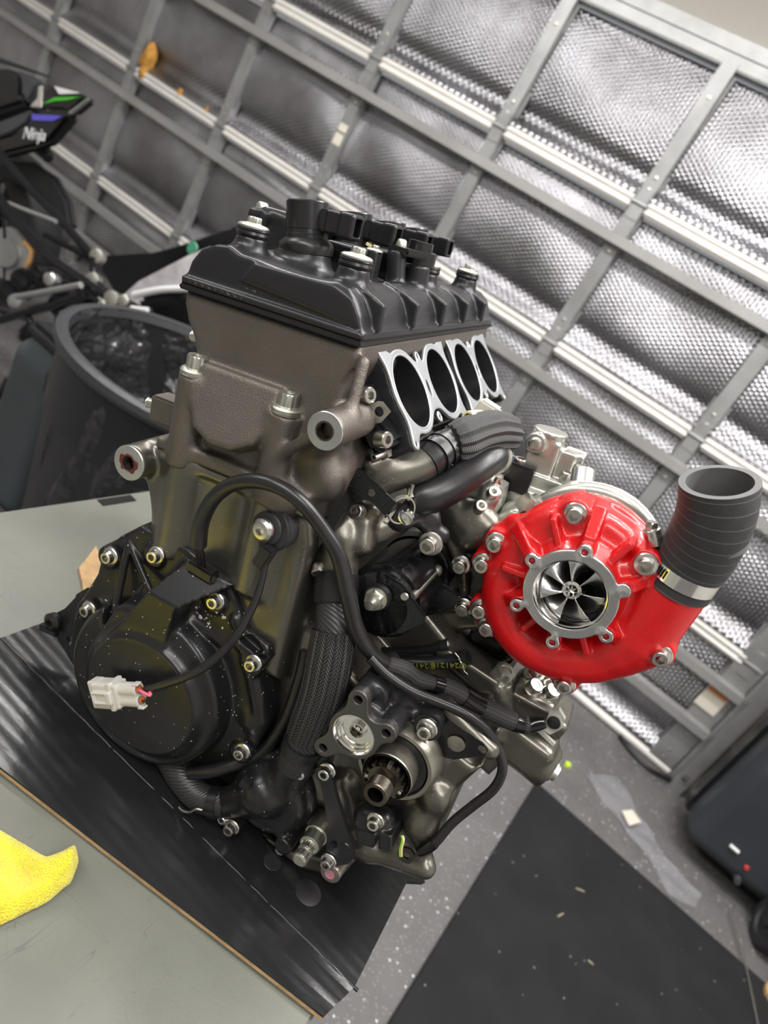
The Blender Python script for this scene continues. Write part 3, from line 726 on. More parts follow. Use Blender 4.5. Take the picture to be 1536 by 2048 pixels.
# ============ head cover
v = Vox((-0.252, -0.162, 0.395), (-0.048, 0.240, 0.555), 0.0015)
prof = [(-1, 3), (-2, 8), (0.5, 18.7), (7.4, 28.9), (19.7, 35.4), (31.3, 37.3), (41.6, 33.8), (58, 33.4), (79, 32.3), (99.6, 31.5), (111.5, 33.2), (122.3, 35), (132.4, 32.6), (141, 26), (146.8, 16.7), (150.5, 6), (150.5, 3)]
v.add(d_poly(HXZ(prof), -0.147, 0.226, 0.0035), k=0.003)
v.add(d_poly(HXZ([(-3, 1), (153, 1), (153, 7), (-3, 7)]), -0.1515, 0.230, 0.0025), k=0.004)
v.add(d_poly(HXZ([(46, 15), (150, 8), (146, 18), (138, 28), (122, 33), (56, 31)]), -0.1495, -0.13, 0.003), k=0.002)   # proud panel on the end wall
for w_, y_, hh in ((31, -0.117, 46), (121, -0.118, 46), (117, 0.055, 47), (124, 0.172, 46), (30, 0.06, 46), (30, 0.175, 46)):
    v.add(d_cyl(H(w_, y_, 20), H(w_, y_, hh), 0.0165, 0.0115), k=0.007)
CY_ = (-0.078, 0.010, 0.096, 0.168)
for y_ in CY_:
    v.add(d_cyl(H(58, y_, 20), H(57, y_, 47), 0.026, 0.0205, 0.004), k=0.009)
for a, b in ((-0.118, -0.062), (-0.042, 0.014), (0.034, 0.088), (0.108, 0.158)):   # rounded arches between the ribs
    v.add(d_cap(H(126, a+0.010, 14), H(126, b-0.010, 14), 0.0195), k=0.006)
for y_ in (-0.126, -0.052, 0.024, 0.098, 0.168):                       # buttress ribs along the back slope
    v.add(d_polyf(H(0, y_, 0), WW, UU, (0, -1, 0), [(p_[0]/1000, p_[1]/1000) for p_ in [(112, 24), (122, 37), (140, 33), (155, 27), (156, 8), (130, 6)]], -0.0042, 0.0042, 0.0012), k=0.0025)
v.add(d_box(H(16, -0.022, 42), (0.024, 0.036, 0.022), RH, 0.004), k=0.005)            # front raised valve housing
v.add(d_cap(H(2, -0.056, 62), H(34, -0.046, 62), 0.006), d_box(H(-2, -0.055, 52), (0.009, 0.009, 0.012), RH, 0.003), k=0.004)
v.add(d_cap(H(4, 0.0, 66), H(26, 0.02, 64), 0.011), k=0.008)
v.add(d_box(H(80, -0.034, 40), (0.018, 0.022, 0.016), RH, 0.003), d_box(H(78, 0.052, 40), (0.018, 0.02, 0.016), RH, 0.003), k=0.004)
v.add(d_polyf(H(0, -0.062, 0), WW, UU, (0, 1, 0), [(0.100, 0.030), (0.112, 0.032), (0.112, 0.058), (0.104, 0.058)], 0, 0.004, 0.001), k=0.002)
v.add(d_cyl(H(112, 0.0, 25), H(104, 0.0, 60), 0.0085), d_cyl(H(122, 0.02, 25), H(120, 0.02, 52), 0.011), k=0.005)
cover = part('head_cover', v.mesh('head_cover'), 'black', None, 'satin black ribbed head cover')
for w_, y_, hh in ((31, -0.117, 46), (121, -0.118, 46), (117, 0.055, 47), (124, 0.172, 46)):
    p = H(w_, y_, hh)
    part('rubber_grommet', rings('rubber_grommet', [(-0.0005, 0.0118), (0.0015, 0.0128), (0.0035, 0.0122), (0.005, 0.0128), (0.006, 0.0115)], 30, p, UU), 'rubber', cover)
    bolt(cover, p+UU*0.006, 0.0122, 'coverb', UU)
bolt(cover, H(-2, -0.056, 63), 0.0058, 'plainb', UU)
bolt(cover, H(92, -0.02, 55.5), 0.0075, 'coverb', UU)
# sensor on its bracket between the coils
sen = part('cam_sensor', rings('cam_sensor', [(0, 0.017), (0.012, 0.017), (0.0121, 0.012), (0.02, 0.0115)], 30, H(112, 0.035, 52), UU), 'plastic')
part('sensor_bracket', prism('sensor_bracket', [H(94, 0.0, 58), H(118, -0.01, 58), H(128, 0.022, 58), H(98, 0.03, 58)], UU, 0.006, 0.0015), 'plastic', sen)
bolt(sen, H(106, 0.002, 64), 0.0052, 'plainb', UU)
# ignition coils: body, seal and an open socket pointing rearwards
for y_ in CY_:
    ax = (H(51, y_, 78)-H(58, y_, 40)).normalized(); b = H(58, y_, 44)
    coil = part('ignition_coil', rings('ignition_coil', [(0.0, 0.0175), (0.012, 0.0172), (0.0125, 0.0165), (0.016, 0.0163), (0.0162, 0.0170), (0.036, 0.0170), (0.037, 0.0160)], 36, b, ax), 'plastic')
    part('coil_seal', rings('coil_seal', [(-0.002, 0.0215), (0.004, 0.0225), (0.007, 0.0215), (0.010, 0.0180)], 36, b-ax*0.001, ax), 'rubber', coil)
    cdir = (WW+UU*0.02+Vector((0, -0.03, 0))).normalized(); c0 = b+ax*0.026+cdir*0.015
    part('coil_neck', boxm('coil_neck', c0+cdir*0.004, (0.006, 0.0075, 0.008), Matrix(np.array([cdir, (0, 1, 0), UU]).T.tolist()), 0.0015), 'plastic', coil)
    # socket shell: hollow rounded rectangle
    v = Vox((-0.002, -0.011, -0.012), (0.028, 0.011, 0.012), 0.0006)
    v.add(d_box((0.012, 0, 0), (0.013, 0.0085, 0.0088), None, 0.0025), k=0.001)
    v.add(d_box((0.018, 0, 0), (0.0068, 0.0095, 0.0098), None, 0.0028), k=0.001)
    v.cut(d_box((0.022, 0, 0), (0.014, 0.0058, 0.0066), None, 0.0015), k=0.0008)
    if 'coilsock' not in ME: ME['coilsock'] = v.mesh('coil_socket'); ME['coilsock'].materials.append(M['plastic'])
    o = mkobj('coil_socket', ME['coilsock'], None, coil); z = cdir.cross(Vector((0, 1, 0))).normalized(); yv = z.cross(cdir)
    q = c0+cdir*0.006
    o.matrix_local = Matrix([[cdir[i], yv[i], z[i], q[i]] for i in range(3)]+[[0, 0, 0, 1]])
part('yellow_mark', boxm('yellow_mark', H(80, -0.004, 58), (0.004, 0.0012, 0.0012)), 'cream')
# gasket line under the cover
part('cover_gasket', prism('cover_gasket', [H(-3.2, -0.152, -3), H(153.2, -0.152, -3), H(153.2, -0.152, 1.2), H(-3.2, -0.152, 1.2)], (0, 1, 0), 0.383, 0.001), 'gasket')
# ============ cylinder head
v = Vox((-0.255, -0.192, 0.265), (-0.005, 0.235, 0.47), 0.0019)
head_poly = [(-1, -3), (151, -3), (152, -16), (146, -32), (144, -60), (146, -90), (138, -128), (4, -128), (10, -100), (17, -64), (17, -52), (12, -38), (4, -26), (-1, -14)]
v.add(d_poly(HXZ(head_poly), -0.1475, 0.228, 0.006), k=0.004)
tl = math.radians(19); Nb = (VW*math.cos(tl)+UU*math.sin(tl)).normalized(); Ub = (UU*math.cos(tl)-VW*math.sin(tl)).normalized()
v.add(d_polyf(H(65, -0.148, -58), WW, Ub, Nb, [(-40, 8), (36, 8), (36, -24), (28, -42), (12, -52), (-8, -53), (-26, -45), (-37, -26)] if False else [(a/1000, b/1000) for a, b in [(-40, 6), (36, 6), (36, -24), (28, -42), (12, -52), (-8, -53), (-26, -45), (-37, -26)]], -0.014, 0.0085, 0.004), k=0.005)
for w_, t_ in ((23, -64), (107, -67)):
    v.add(d_cyl(H(w_, -0.152, t_), H(w_-1, -0.152, -140), 0.0122, 0.0128, 0.002), k=0.006)
v.add(d_poly(HXZ([(-2, -133), (142, -133), (142, -123), (60, -120), (-2, -123)]), -0.157, 0.23, 0.003), k=0.006)
BO1 = P(650, 862, -0.186)
v.add(d_cyl(BO1, BO1+Vector((0, 0.06, 0)), 0.0138), k=0.006)
v.add(d_cap(BO1+Vector((0, 0.02, 0)), H(128, -0.14, -95), 0.008, 0.011), d_cap(BO1+Vector((0.0, 0.03, 0.012)), BO1+UU*0.045+Vector((0.0, 0.04, 0)), 0.0045), k=0.007)
v.add(d_cap(BO1+Vector((-0.006, 0.012, -0.006)), H(112, -0.158, -98), 0.0045), k=0.005)
for y_ in (-0.07, 0.012, 0.098, 0.174):                                    # inlet stubs towards the throttle flange
    v.add(d_cyl(H(128, y_, -45), Vector((-0.080, y_, 0.377)), 0.031), k=0.012)
v.add(d_cap(H(150, -0.12, -95), H(150, 0.2, -95), 0.014), d_sph(P(575, 1000, -0.145), 0.016), d_sph(P(655, 955, -0.135), 0.018), k=0.012)
for q in ((694, 800, -0.12), (712, 880, -0.12)): v.add(d_cyl(P(*q), P(*q)+WW*-0.03, 0.009), k=0.008)
v.cut(d_cyl(BO1+VW*0.01, BO1+Vector((0, 0.02, 0)), 0.0060, None, 0.0004), k=0.0008)
head = part('cylinder_head', v.mesh('cylinder_head'), 'cast', None, 'gunmetal cast cylinder head')
part('machined_boss', rings('machined_boss', [(0.0002, 0.0138), (0.0006, 0.0134), (0.0008, 0.0062), (-0.008, 0.006)], 40, BO1, VW, cap0=False), 'alu', head)
tapped(head, BO1+VW*0.0004, 0.0058)
for w_, t_ in ((23, -64), (107, -67)):
    p = H(w_, -0.152, t_)
    part('bolt_washer', rings('bolt_washer', [(0, 0.0119), (0.0012, 0.0119), (0.0018, 0.0112)], 32, p, UU), 'pot', head)
    bolt(head, p+UU*0.0016, 0.0118, 'twelve', UU)
for q in ((405, 672, -0.0), (310, 805, -0.1)):                              # studs at the exhaust side
    p = P(*q) if False else None
def stud(p, d, r, L, parent):
    pr = []
    n = int(L/0.0011)
    for k in range(n): pr.append((k*0.0011, r*(1.0 if k % 2 else 0.88)))
    return part('threaded_stud', rings('threaded_stud', pr, 18, p, d, angle=60), 'zinc', parent)
ex = (-WW*0.96-UU*0.1).normalized()
stud(P(322, 812, -0.10)+(-ex)*0.0, ex, 0.0048, 0.016, head); part('exhaust_lug', boxm('exhaust_lug', P(345, 822, -0.10), (0.016, 0.012, 0.012), Matrix(RH.tolist()), 0.002), 'cast', head)
stud(P(412, 678, -0.08), ex, 0.0048, 0.016, head)
# ============ crankcase (upper block + gearbox half), one casting
v = Vox((-0.245, -0.19, -0.012), (0.262, 0.215, 0.335), 0.0022)
v.add(d_poly(HXZ([(0, -130), (140, -130), (150, -165), (150, -300), (20, -300), (-4, -240), (-4, -180)]), -0.150, 0.215, 0.010), k=0.004)
for w_ in (23, 107): v.add(d_cyl(H(w_, -0.148, -128), H(w_-2, -0.146, -225), 0.0145, 0.0155, 0.003), k=0.014)
v.add(d_poly(HXZ([(-3, -142), (142, -142), (142, -133), (-3, -133)]), -0.155, 0.21, 0.003), k=0.006)
# front engine-mount lug
LUG = P(258, 926, -0.172)
v.add(d_cyl(LUG, LUG+Vector((0, 0.055, 0)), 0.0150), k=0.004)
v.add(d_polyf((LUG.x, -0.14, LUG.z), WW, UU, (0, 1, 0), [(0.0, 0.015), (0.05, 0.012), (0.05, -0.07), (0.03, -0.075), (0.0, -0.016)], -0.012, 0.03, 0.004), k=0.008)
# gearbox half
low = [(-0.06, 0.235), (0.0, 0.212), (0.06, 0.198), (0.12, 0.198), (0.150, 0.204), (0.172, 0.203)]+XZ([(960, 1550), (905, 1599), (878, 1650), (845, 1748), (800, 1712), (740, 1690), (700, 1728), (590, 1712), (480, 1640), (400, 1560), (330, 1450), (450, 1250)], -0.137)
v.add(d_poly(low, -0.128, 0.19, 0.008), k=0.008)
v.add(d_poly(XZ([(470, 1625), (590, 1690), (690, 1712), (690, 1745), (590, 1720), (470, 1650)], -0.14), -0.150, 0.19, 0.004), k=0.006)
# rear deck and rear mounting beam
v.add(d_poly([(0.0, 0.17), (0.0, 0.262), (0.04, 0.262), (0.10, 0.243), (0.17, 0.232), (0.205, 0.205), (0.20, 0.15)], -0.058, 0.18, 0.006), k=0.006)
v.add(d_box((0.185, -0.03, 0.198), (0.048, 0.034, 0.019), None, 0.008), d_cyl((0.20, -0.04, 0.190), (0.240, -0.04, 0.188), 0.021), k=0.008)
v.cut(d_cyl(LUG+VW*0.01, LUG+Vector((0, 0.02, 0)), 0.0058, None, 0.0004), k=0.0008)
v.add(d_cyl(P(990, 1470, -0.055), P(996, 1362, -0.05), 0.0135), k=0.006)
v.add(d_poly(XZ([(868, 1300), (900, 1298), (1000, 1362), (990, 1385), (960, 1385)], -0.062), -0.066, -0.03, 0.003), k=0.004)
# ribs, bosses and lumps of the sprocket bay
SX = P(750, 1591, -0.196); SX = Vector((SX.x, 0, SX.z))
v.add(d_cyl((SX.x, -0.146, SX.z), (SX.x, -0.09, SX.z), 0.032, 0.040, 0.004), k=0.012)
for a, b, r in (((640, 1560), (700, 1640), 0.009), ((690, 1560), (740, 1700), 0.007), ((880, 1590), (850, 1690), 0.008), ((640, 1480), (620, 1600), 0.010), ((900, 1420), (980, 1500), 0.008), ((720, 1690), (850, 1735), 0.010), ((610, 1600), (640, 1700), 0.008)):
    v.add(d_cap(P(*a, -0.13), P(*b, -0.13), r), k=0.010)
for q, r in (((870, 1590), 0.012), ((840, 1640), 0.016), ((690, 1610), 0.010), ((735, 1690), 0.010), ((640, 1690), 0.012), ((690, 1700), 0.011), ((800, 1690), 0.008), ((640, 1575), 0.011), ((685, 1565), 0.009), ((715, 1640), 0.010)):
    v.add(d_sph(P(*q, -0.128), r), k=0.012)
# deck lumps behind the starter
for a, b, r in (((600, 1180), (560, 1300), 0.016), ((520, 1180), (540, 1260), 0.014)):
    v.add(d_cap(P(*a, -0.10), P(*b, -0.10), r), k=0.012)
_bot = lambda X, Y, Z: Z-(0.0030-0.0531*(Y+0.14))+0*X
v.cut((_bot, np.array([-0.25, -0.2, -0.05]), np.array([0.27, 0.22, 0.03])), k=0.002)      # flat underside on the carton
case = part('crankcase', v.mesh('crankcase'), 'cast2', None, 'gunmetal crankcase casting')
part('mount_face', rings('mount_face', [(0.0001, 0.0150), (0.0005, 0.0146), (0.0007, 0.0066), (-0.009, 0.0062)], 40, LUG, VW, cap0=False), 'alu', case)
smear(case, LUG+VW*0.0007, 0.0060, 0.0100, 'redgrease', seed=5)
tapped(case, LUG+VW*0.0006, 0.0056)
hx = bolt(case, P(997, 1358, -0.05), 0.0128, 'hexb', (0.02, -0.05, 1))
part('copper_washer', rings('copper_washer', [(-0.0015, 0.0138), (0.0008, 0.0138)], 32, P(997, 1358, -0.05), (0.02, -0.05, 1)), 'copper', case)
part('rear_plug', rings('rear_plug', [(0, 0.0105), (0.004, 0.0105), (0.0045, 0.008), (0.0075, 0.008)], 24, (0.240, -0.04, 0.188), (1, 0, 0)), 'zinc', case)
bolt(case, P(835, 1283, -0.03), 0.0105, 'hexb', (0, 0, 1))
# sprocket shaft
shaft = part('output_shaft', rings('output_shaft', [(0, 0.0096), (0.001, 0.0104)]+[(0.002+0.0009*k, 0.0104*(1 if k % 2 else 0.96)) for k in range(13)]+[(0.0145, 0.0090), (0.017, 0.0090), (0.0175, 0.0138), (0.05, 0.0138)], 40, (SX.x, -0.196, SX.z), (0, 1, 0), cap0=False), 'darksteel')
part('shaft_bore', rings('shaft_bore', [(0.0, 0.0096), (0.0006, 0.0066), (0.02, 0.0060)], 32, (SX.x, -0.196, SX.z), (0, 1, 0), cap0=False), 'darksteel', shaft)
for k in range(14):
    a = 2*math.pi*k/14; d = Vector((math.cos(a), 0, math.sin(a)))
    part('spline', boxm('spline', Vector((SX.x, -0.165, SX.z))+d*0.0144, (0.0020, 0.0130, 0.0014), Matrix(np.array([d, (0, 1, 0), d.cross(Vector((0, 1, 0)))]).T.tolist()), 0.0004), 'steel' if k % 4 == 0 else 'darksteel', shaft)
part('shaft_collar', rings('shaft_collar', [(0, 0.0208), (0.0008, 0.0216), (0.020, 0.0216), (0.020, 0.0186), (0.004, 0.0182), (0.0, 0.0190)], 48, (SX.x, -0.172, SX.z), (0, 1, 0), cap0=False, cap1=False), 'pot', shaft)
part('oil_seal', rings('oil_seal', [(0, 0.0216), (0.0, 0.0275), (0.004, 0.0290), (0.012, 0.0295)], 48, (SX.x, -0.155, SX.z), (0, 1, 0), cap0=False, cap1=False), 'rubber', shaft)
part('seal_housing', rings('seal_housing', [(0.004, 0.0288), (0.0, 0.0294), (0.0, 0.0325), (0.004, 0.0350), (0.03, 0.038)], 48, (SX.x, -0.156, SX.z), (0, 1, 0), cap0=False, cap1=False), 'pot', shaft)
# ============ stator cover
DC = Vector((-0.088, 0, 0.097))+(P(276, 1388, -0.18)-P(305, 1390, -0.18)); DD = P(274, 1397, -0.192)
v = Vox((-0.225, -0.205, 0.0), (0.045, -0.125, 0.235), 0.0014)
fl = XZ([(283, 1051), (330, 1078), (379, 1100), (457, 1160), (484, 1228), (498, 1262), (540, 1290), (545, 1315), (520, 1342), (530, 1397), (534, 1443), (516, 1488), (489, 1530), (420, 1545), (300, 1500), (200, 1420), (140, 1300), (150, 1230), (169, 1192), (197, 1146), (207, 1100), (242, 1072)], -0.155)
v.add(d_poly(fl, -0.157, -0.130, 0.003), k=0.003)
v.add(d_cyl((DC.x, -0.130, DC.z), (DC.x, -0.1795, DC.z), 0.0860, 0.0795, 0.006), k=0.003)
v.add(d_cyl((DD.x, -0.1790, DD.z), (DD.x, -0.1900, DD.z), 0.064, 0.0570, 0.0015), k=0.008)
SB = [(215, 1115), (307, 1113), (427, 1205), (502, 1330), (480, 1507), (172, 1222)]
for q in SB:
    p = P(*q, -0.160); v.add(d_cyl((p.x, -0.161, p.z), (p.x, -0.13, p.z), 0.0105, 0.012, 0.0015), k=0.004)
# wire tunnel: raised wedge from the disc up to the grommet
rA, rB, rC, rD, rE, rF = P(294, 1184, -0.188), P(372, 1124, -0.162), P(466, 1172, -0.162), P(345, 1222, -0.190), P(328, 1292, -0.186), P(222, 1272, -0.186)
def _pl(a, b, c):
    n_ = (b-a).cross(c-a); return lambda X, Z: a.y-(n_.x*(X-a.x)+n_.z*(Z-a.z))/n_.y
pl1, pl2 = _pl(rA, rB, rD), _pl(rA, rE, rF); f2t = poly2d([(q.x, q.z) for q in (rA, rB, rC, rD, rE, rF)])
def _tun(X, Y, Z): return np.maximum(np.maximum(f2t(X, Z)+0*Y, (pl1(X, Z)-Y)*0.8), (pl2(X, Z)-Y)*0.8)
v.add((_tun, np.array([-0.2, -0.2, 0.05]), np.array([0.0, -0.13, 0.235])), k=0.007)
v.cut(d_polyf((0, -0.15, 0), (1, 0, 0), (0, 0, 1), (0, -1, 0), [(q.x, q.z) for q in (P(262, 1098, -0.158), P(290, 1160, -0.158), P(228, 1240, -0.165), P(234, 1150, -0.158))], 0.0055, 0.05, 0.002), k=0.003)
v.add(d_cap(P(258, 1085, -0.157), P(228, 1235, -0.172), 0.0035), d_cap(P(262, 1092, -0.157), P(300, 1180, -0.168), 0.003), k=0.003)
for a, b in (((470, 1240), (500, 1330)), ((380, 1235), (452, 1290)), ((500, 1340), (520, 1440)), ((480, 1290), (530, 1300))):
    v.add(d_cap(P(*a, -0.158), P(*b, -0.156), 0.004), k=0.005)
v.cut(d_polyf((0, -0.15, 0), (1, 0, 0), (0, 0, 1), (0, -1, 0), [(q.x, q.z) for q in (P(480, 1276, -0.158), P(500, 1272, -0.158), P(528, 1300, -0.158), P(514, 1308, -0.158))], 0.002, 0.05, 0.002), k=0.002)
v.add(d_sph(P(510, 1440, -0.152), 0.012, (1, 0.7, 1)), k=0.006)
v.cut((_bot, np.array([-0.25, -0.25, -0.05]), np.array([0.27, 0.22, 0.03])), k=0.002)
stator = part('stator_cover', v.mesh('stator_cover'), 'blackd', None, 'satin black round alternator cover')
for q in SB: bolt(stator, P(*q, -0.1665)+Vector((0, 0.005, 0)), 0.0079)
part('cover_disc', rings('cover_disc', [(0, 0.0560), (0.0004, 0.0556), (0.0005, 0.0)], 72, (DD.x, -0.190, DD.z), VW, cap0=False, cap1=False), 'blackd', stator)
# grey residue chips on the cover
from mathutils.bvhtree import BVHTree
def hit(ob, px, py):
    if 'bvh' not in ME or ME['bvh'][0] != ob.name: ME['bvh'] = (ob.name, BVHTree.FromPolygons([v_.co for v_ in ob.data.vertices], [p_.vertices for p_ in ob.data.polygons]))
    r = ME['bvh'][1].ray_cast(Vector(-O0), Vector(_ray(px, py)).normalized()); return r[0], r[1]
rs = np.random.RandomState(4); V_ = []; Fc = []
for k in range(46):
    q = (388+rs.rand()*62, 1208+rs.rand()*50) if k < 18 else (200+rs.rand()*280, 1200+rs.rand()*300)
    c, nn = hit(stator, *q)
    if c is None: continue
    x_, y_, z_ = frame(nn); r_ = (0.0006+0.0013*rs.rand()**2)*(1.0 if k < 18 else 0.55); b0 = len(V_); m_ = 6
    for j in range(m_):
        a = 2*math.pi*j/m_+rs.rand()*0.6; rr = r_*(0.5+rs.rand()); V_.append(c+x_*(rr*math.cos(a))+y_*(rr*math.sin(a))+z_*0.0002)
    V_.append(c+z_*0.0006); Fc += [(b0+j, b0+(j+1) % m_, b0+m_) for j in range(m_)]
tag(part('paint_flakes', meshv('paint_flakes', V_, Fc, False), 'greyplug', stator), kind='stuff')
# side bracket at the far front corner of the cover
br = part('cover_bracket', prism('cover_bracket', [P(a, b, -0.145) for a, b in ((150, 1195), (170, 1205), (150, 1300), (148, 1335), (97, 1250), (100, 1232), (128, 1218))], (0, 1, 0), 0.004, 0.001, holes=[circle(P(142, 1282, -0.145), 0.0045, VW, 14)]), 'black')
part('bracket_grommet', rings('bracket_grommet', [(0, 0.0085), (0.006, 0.0095), (0.009, 0.006), (0.009, 0.0035), (0.0, 0.0035)], 24, P(112, 1240, -0.146), VW), 'rubber', br)
part('bracket_clip', boxm('bracket_clip', P(98, 1260, -0.15), (0.011, 0.003, 0.0035), Matrix.Rotation(math.radians(-20), 3, 'Y'), 0.001), 'plastic', br)
part('bracket_fold', prism('bracket_fold', [P(a, b, -0.150) for a, b in ((150, 1190), (175, 1175), (182, 1190), (158, 1215), (150, 1265), (140, 1262))], (0, 1, 0), 0.003, 0.001), 'black', br)
# ============ water pump and its hoses
WP = P(530, 1606, -0.165)
v = Vox((-0.02, -0.205, 0.0), (0.115, -0.115, 0.15), 0.0015)
v.add(d_cyl((WP.x, -0.150, WP.z), (WP.x, -0.12, WP.z), 0.040, 0.042, 0.003), d_cyl((WP.x, -0.166, WP.z), (WP.x, -0.13, WP.z), 0.034, 0.036, 0.006), k=0.004)
wd_ = P(512, 1604, -0.178)
v.add(d_sph((wd_.x, -0.165, wd_.z), 0.0205, (1, 1.0, 1)), d_cap((wd_.x, -0.165, wd_.z), P(440, 1608, -0.165), 0.0175, 0.0135), k=0.008)
v.add(d_tor((WP.x, -0.158, WP.z), (0, 1, 0), 0.031, 0.005), k=0.004)
v.add(d_cap(P(565, 1570, -0.155), P(592, 1520, -0.160), 0.017, 0.0165), k=0.008)
for q in ((465, 1650), (568, 1690), (606, 1545), (450, 1632)):
    p = P(*q, -0.165); v.add(d_cyl((p.x, -0.169 if q[1] > 1600 else -0.156, p.z), (p.x, -0.125, p.z), 0.0085), k=0.006)
v.cut((_bot, np.array([-0.25, -0.25, -0.05]), np.array([0.27, 0.22, 0.03])), k=0.002)
pump = part('water_pump', v.mesh('water_pump'), 'blackd', None, 'satin black domed water pump')
bolt(pump, P(465, 1652, -0.172), 0.0078); bolt(pump, P(450, 1633, -0.170), 0.0055, 'capb'); bolt(pump, P(567, 1691, -0.160), 0.0062, 'capb'); bolt(pump, P(606, 1541, -0.166), 0.0062, 'capb')
HA = [(676, 1146, -0.128), (673, 1180, -0.134), (672, 1215, -0.140), (669, 1262, -0.148), (660, 1320, -0.155), (646, 1385, -0.160), (626, 1440, -0.163), (604, 1495, -0.164), (590, 1528, -0.162)]
pts = [P(*q) for q in HA]
hose = part('coolant_hose', tube('coolant_hose', pts, [0.0165, 0.0165, 0.0165, 0.0160, 0.0155, 0.0155, 0.0155, 0.0155, 0.0155], 32, 8), 'twill')
bp = catmull(pts, 10); bs = bp[30:66]
part('braided_sleeve', tube('braided_sleeve', bs, [0.0185, 0.0195, 0.0195, 0.0192, 0.0190, 0.0188, 0.0180], 48, 2, rfun=lambda L, a: 1+0.012*math.sin(a*15)), 'braid', hose, 'black braided hose sleeve')
def band(parent, c, d, r, w, m='plastic', name='hose_clamp', th=0.0012):
    return part(name, rings(name, [(-w/2, r), (-w/2, r+th), (w/2, r+th), (w/2, r)], 40, c, d, cap0=False, cap1=False), m, parent)
for k, w in ((4, 0.0075), (9, 0.012), (15, 0.0075)):
    d = (bp[k+1]-bp[k-1]).normalized(); cb = band(hose, bp[k], d, 0.0168, w, 'plastic', 'hose_clamp', 0.0022)
    x, y, z = frame(d); q = bp[k]+Vector((0.8, -0.6, 0)).normalized()*0.0185
    part('clamp_buckle', boxm('clamp_buckle', q, (0.004, 0.003, w*0.5), None, 0.0008), 'plastic', cb)
d = (bp[70]-bp[68]).normalized(); band(hose, bp[69], d, 0.0158, 0.010, 'plastic', 'hose_clamp', 0.0022)
HB = [P(452, 1608, -0.168), P(400, 1600, -0.172), P(345, 1580, -0.168), P(290, 1545, -0.150), P(255, 1512, -0.13), P(235, 1480, -0.11)]
for q in HB: q.z = max(q.z, 0.0185-0.0531*(q.y+0.14))
hb = part('pump_inlet_hose', tube('pump_inlet_hose', HB, [0.0128, 0.0132, 0.0135, 0.0135, 0.013, 0.012], 32, 8), 'twill')
c = catmull(HB, 8); part('braided_sleeve', tube('braided_sleeve', c[20:], 0.0152, 40, 2), 'braid', hb)
d = (c[5]-c[3]).normalized(); cl_ = band(hb, c[4], d, 0.0134, 0.009, 'plastic'); part('clamp_buckle', boxm('clamp_buckle', P(492, 1568, -0.178), (0.005, 0.003, 0.005), None, 0.0008), 'plastic', cl_)
w_ = part('spring_clip', tube('spring_clip', [P(358, 1614, -0.185), P(366, 1622, -0.187), P(380, 1624, -0.187), P(392, 1618, -0.187), P(404, 1620, -0.185)], 0.0012, 8, 6), 'zinc', hb)
part('bypass_hose', tube('bypass_hose', [P(612, 1300, -0.125), P(600, 1360, -0.132), P(570, 1440, -0.140), P(520, 1506, -0.147), P(440, 1538, -0.165), P(380, 1546, -0.170)], 0.0062, 16, 8), 'rubber')
# ============ clutch actuator: black body with a machined ring, three ears
RA = P(707, 1470, -0.178)
v = Vox((0.01, -0.184, 0.13), (0.175, -0.085, 0.275), 0.0013)
ears = [P(716, 1400, -0.178), P(772, 1467, -0.178), P(646, 1496, -0.178)]
v.add(d_cyl(RA+Vector((0, 0.006, 0)), RA+Vector((0, 0.06, 0)), 0.0222, 0.0235, 0.001), k=0.003)
for e in ears: v.add(d_cyl(e+Vector((0, 0.006, 0)), e+Vector((0, 0.07, 0)), 0.0085, 0.0095, 0.001), k=0.004)
BA = P(855, 1455, -0.150)
v.add(d_cyl(BA, BA+Vector((0, 0.05, 0)), 0.0105), d_cap(RA+Vector((0.02, 0.035, 0)), BA+Vector((0, 0.012, -0.006)), 0.0055), d_cap(RA+Vector((0.01, 0.035, 0.015)), BA+Vector((0, 0.012, 0.006)), 0.0055), d_poly([(q.x, q.z) for q in (RA, BA, P(830, 1400, -0.13), P(760, 1370, -0.13))], -0.125, -0.105, 0.003), k=0.006)
v.add(d_cyl(P(745, 1395, -0.16), P(775, 1350, -0.12), 0.012), d_cyl(P(770, 1420, -0.15), P(800, 1380, -0.12), 0.010), k=0.006)
v.cut(d_cyl(RA+VW*0.01, RA+Vector((0, 0.016, 0)), 0.0168, 0.0168, 0.0005), k=0.0006)
for e in ears: v.cut(d_cyl(e+VW*0.01, e+Vector((0, 0.02, 0)), 0.0038, None, 0.0004), k=0.0005)
act = part('clutch_actuator', v.mesh('clutch_actuator'), 'black', None, 'black actuator body with machined ring')
def f2a(A, B):
    A, B = np.broadcast_arrays(A, B); d = np.sqrt((A-RA.x)**2+(B-RA.z)**2)-0.0218
    for e in ears:
        p0 = np.array([e.x, e.z]); ev = np.array([RA.x, RA.z])-p0; t = np.clip(((A-p0[0])*ev[0]+(B-p0[1])*ev[1])/(ev@ev), 0, 1)
        d = smin2(d, np.sqrt((A-p0[0]-t*ev[0])**2+(B-p0[1]-t*ev[1])**2)-(0.0084+0.003*t), 0.006)
    for e in ears: d = np.maximum(d, 0.0036-np.sqrt((A-e.x)**2+(B-e.z)**2))
    return np.maximum(d, 0.0172-np.sqrt((A-RA.x)**2+(B-RA.z)**2))
v = Vox((0.02, -0.1815, 0.14), (0.13, -0.167, 0.26), 0.0009)
v.op(d_2d(f2a, (0.02, 0.14), (0.13, 0.26), -0.1785, -0.1700, axis=1, r=0.0005), 0.0002)
part('actuator_face', v.mesh('actuator_face'), mat('milled_dark_face', lin(92, 90, 88), 0.8, 0.4, bump=(900, 0.2, 0.0003)), act)
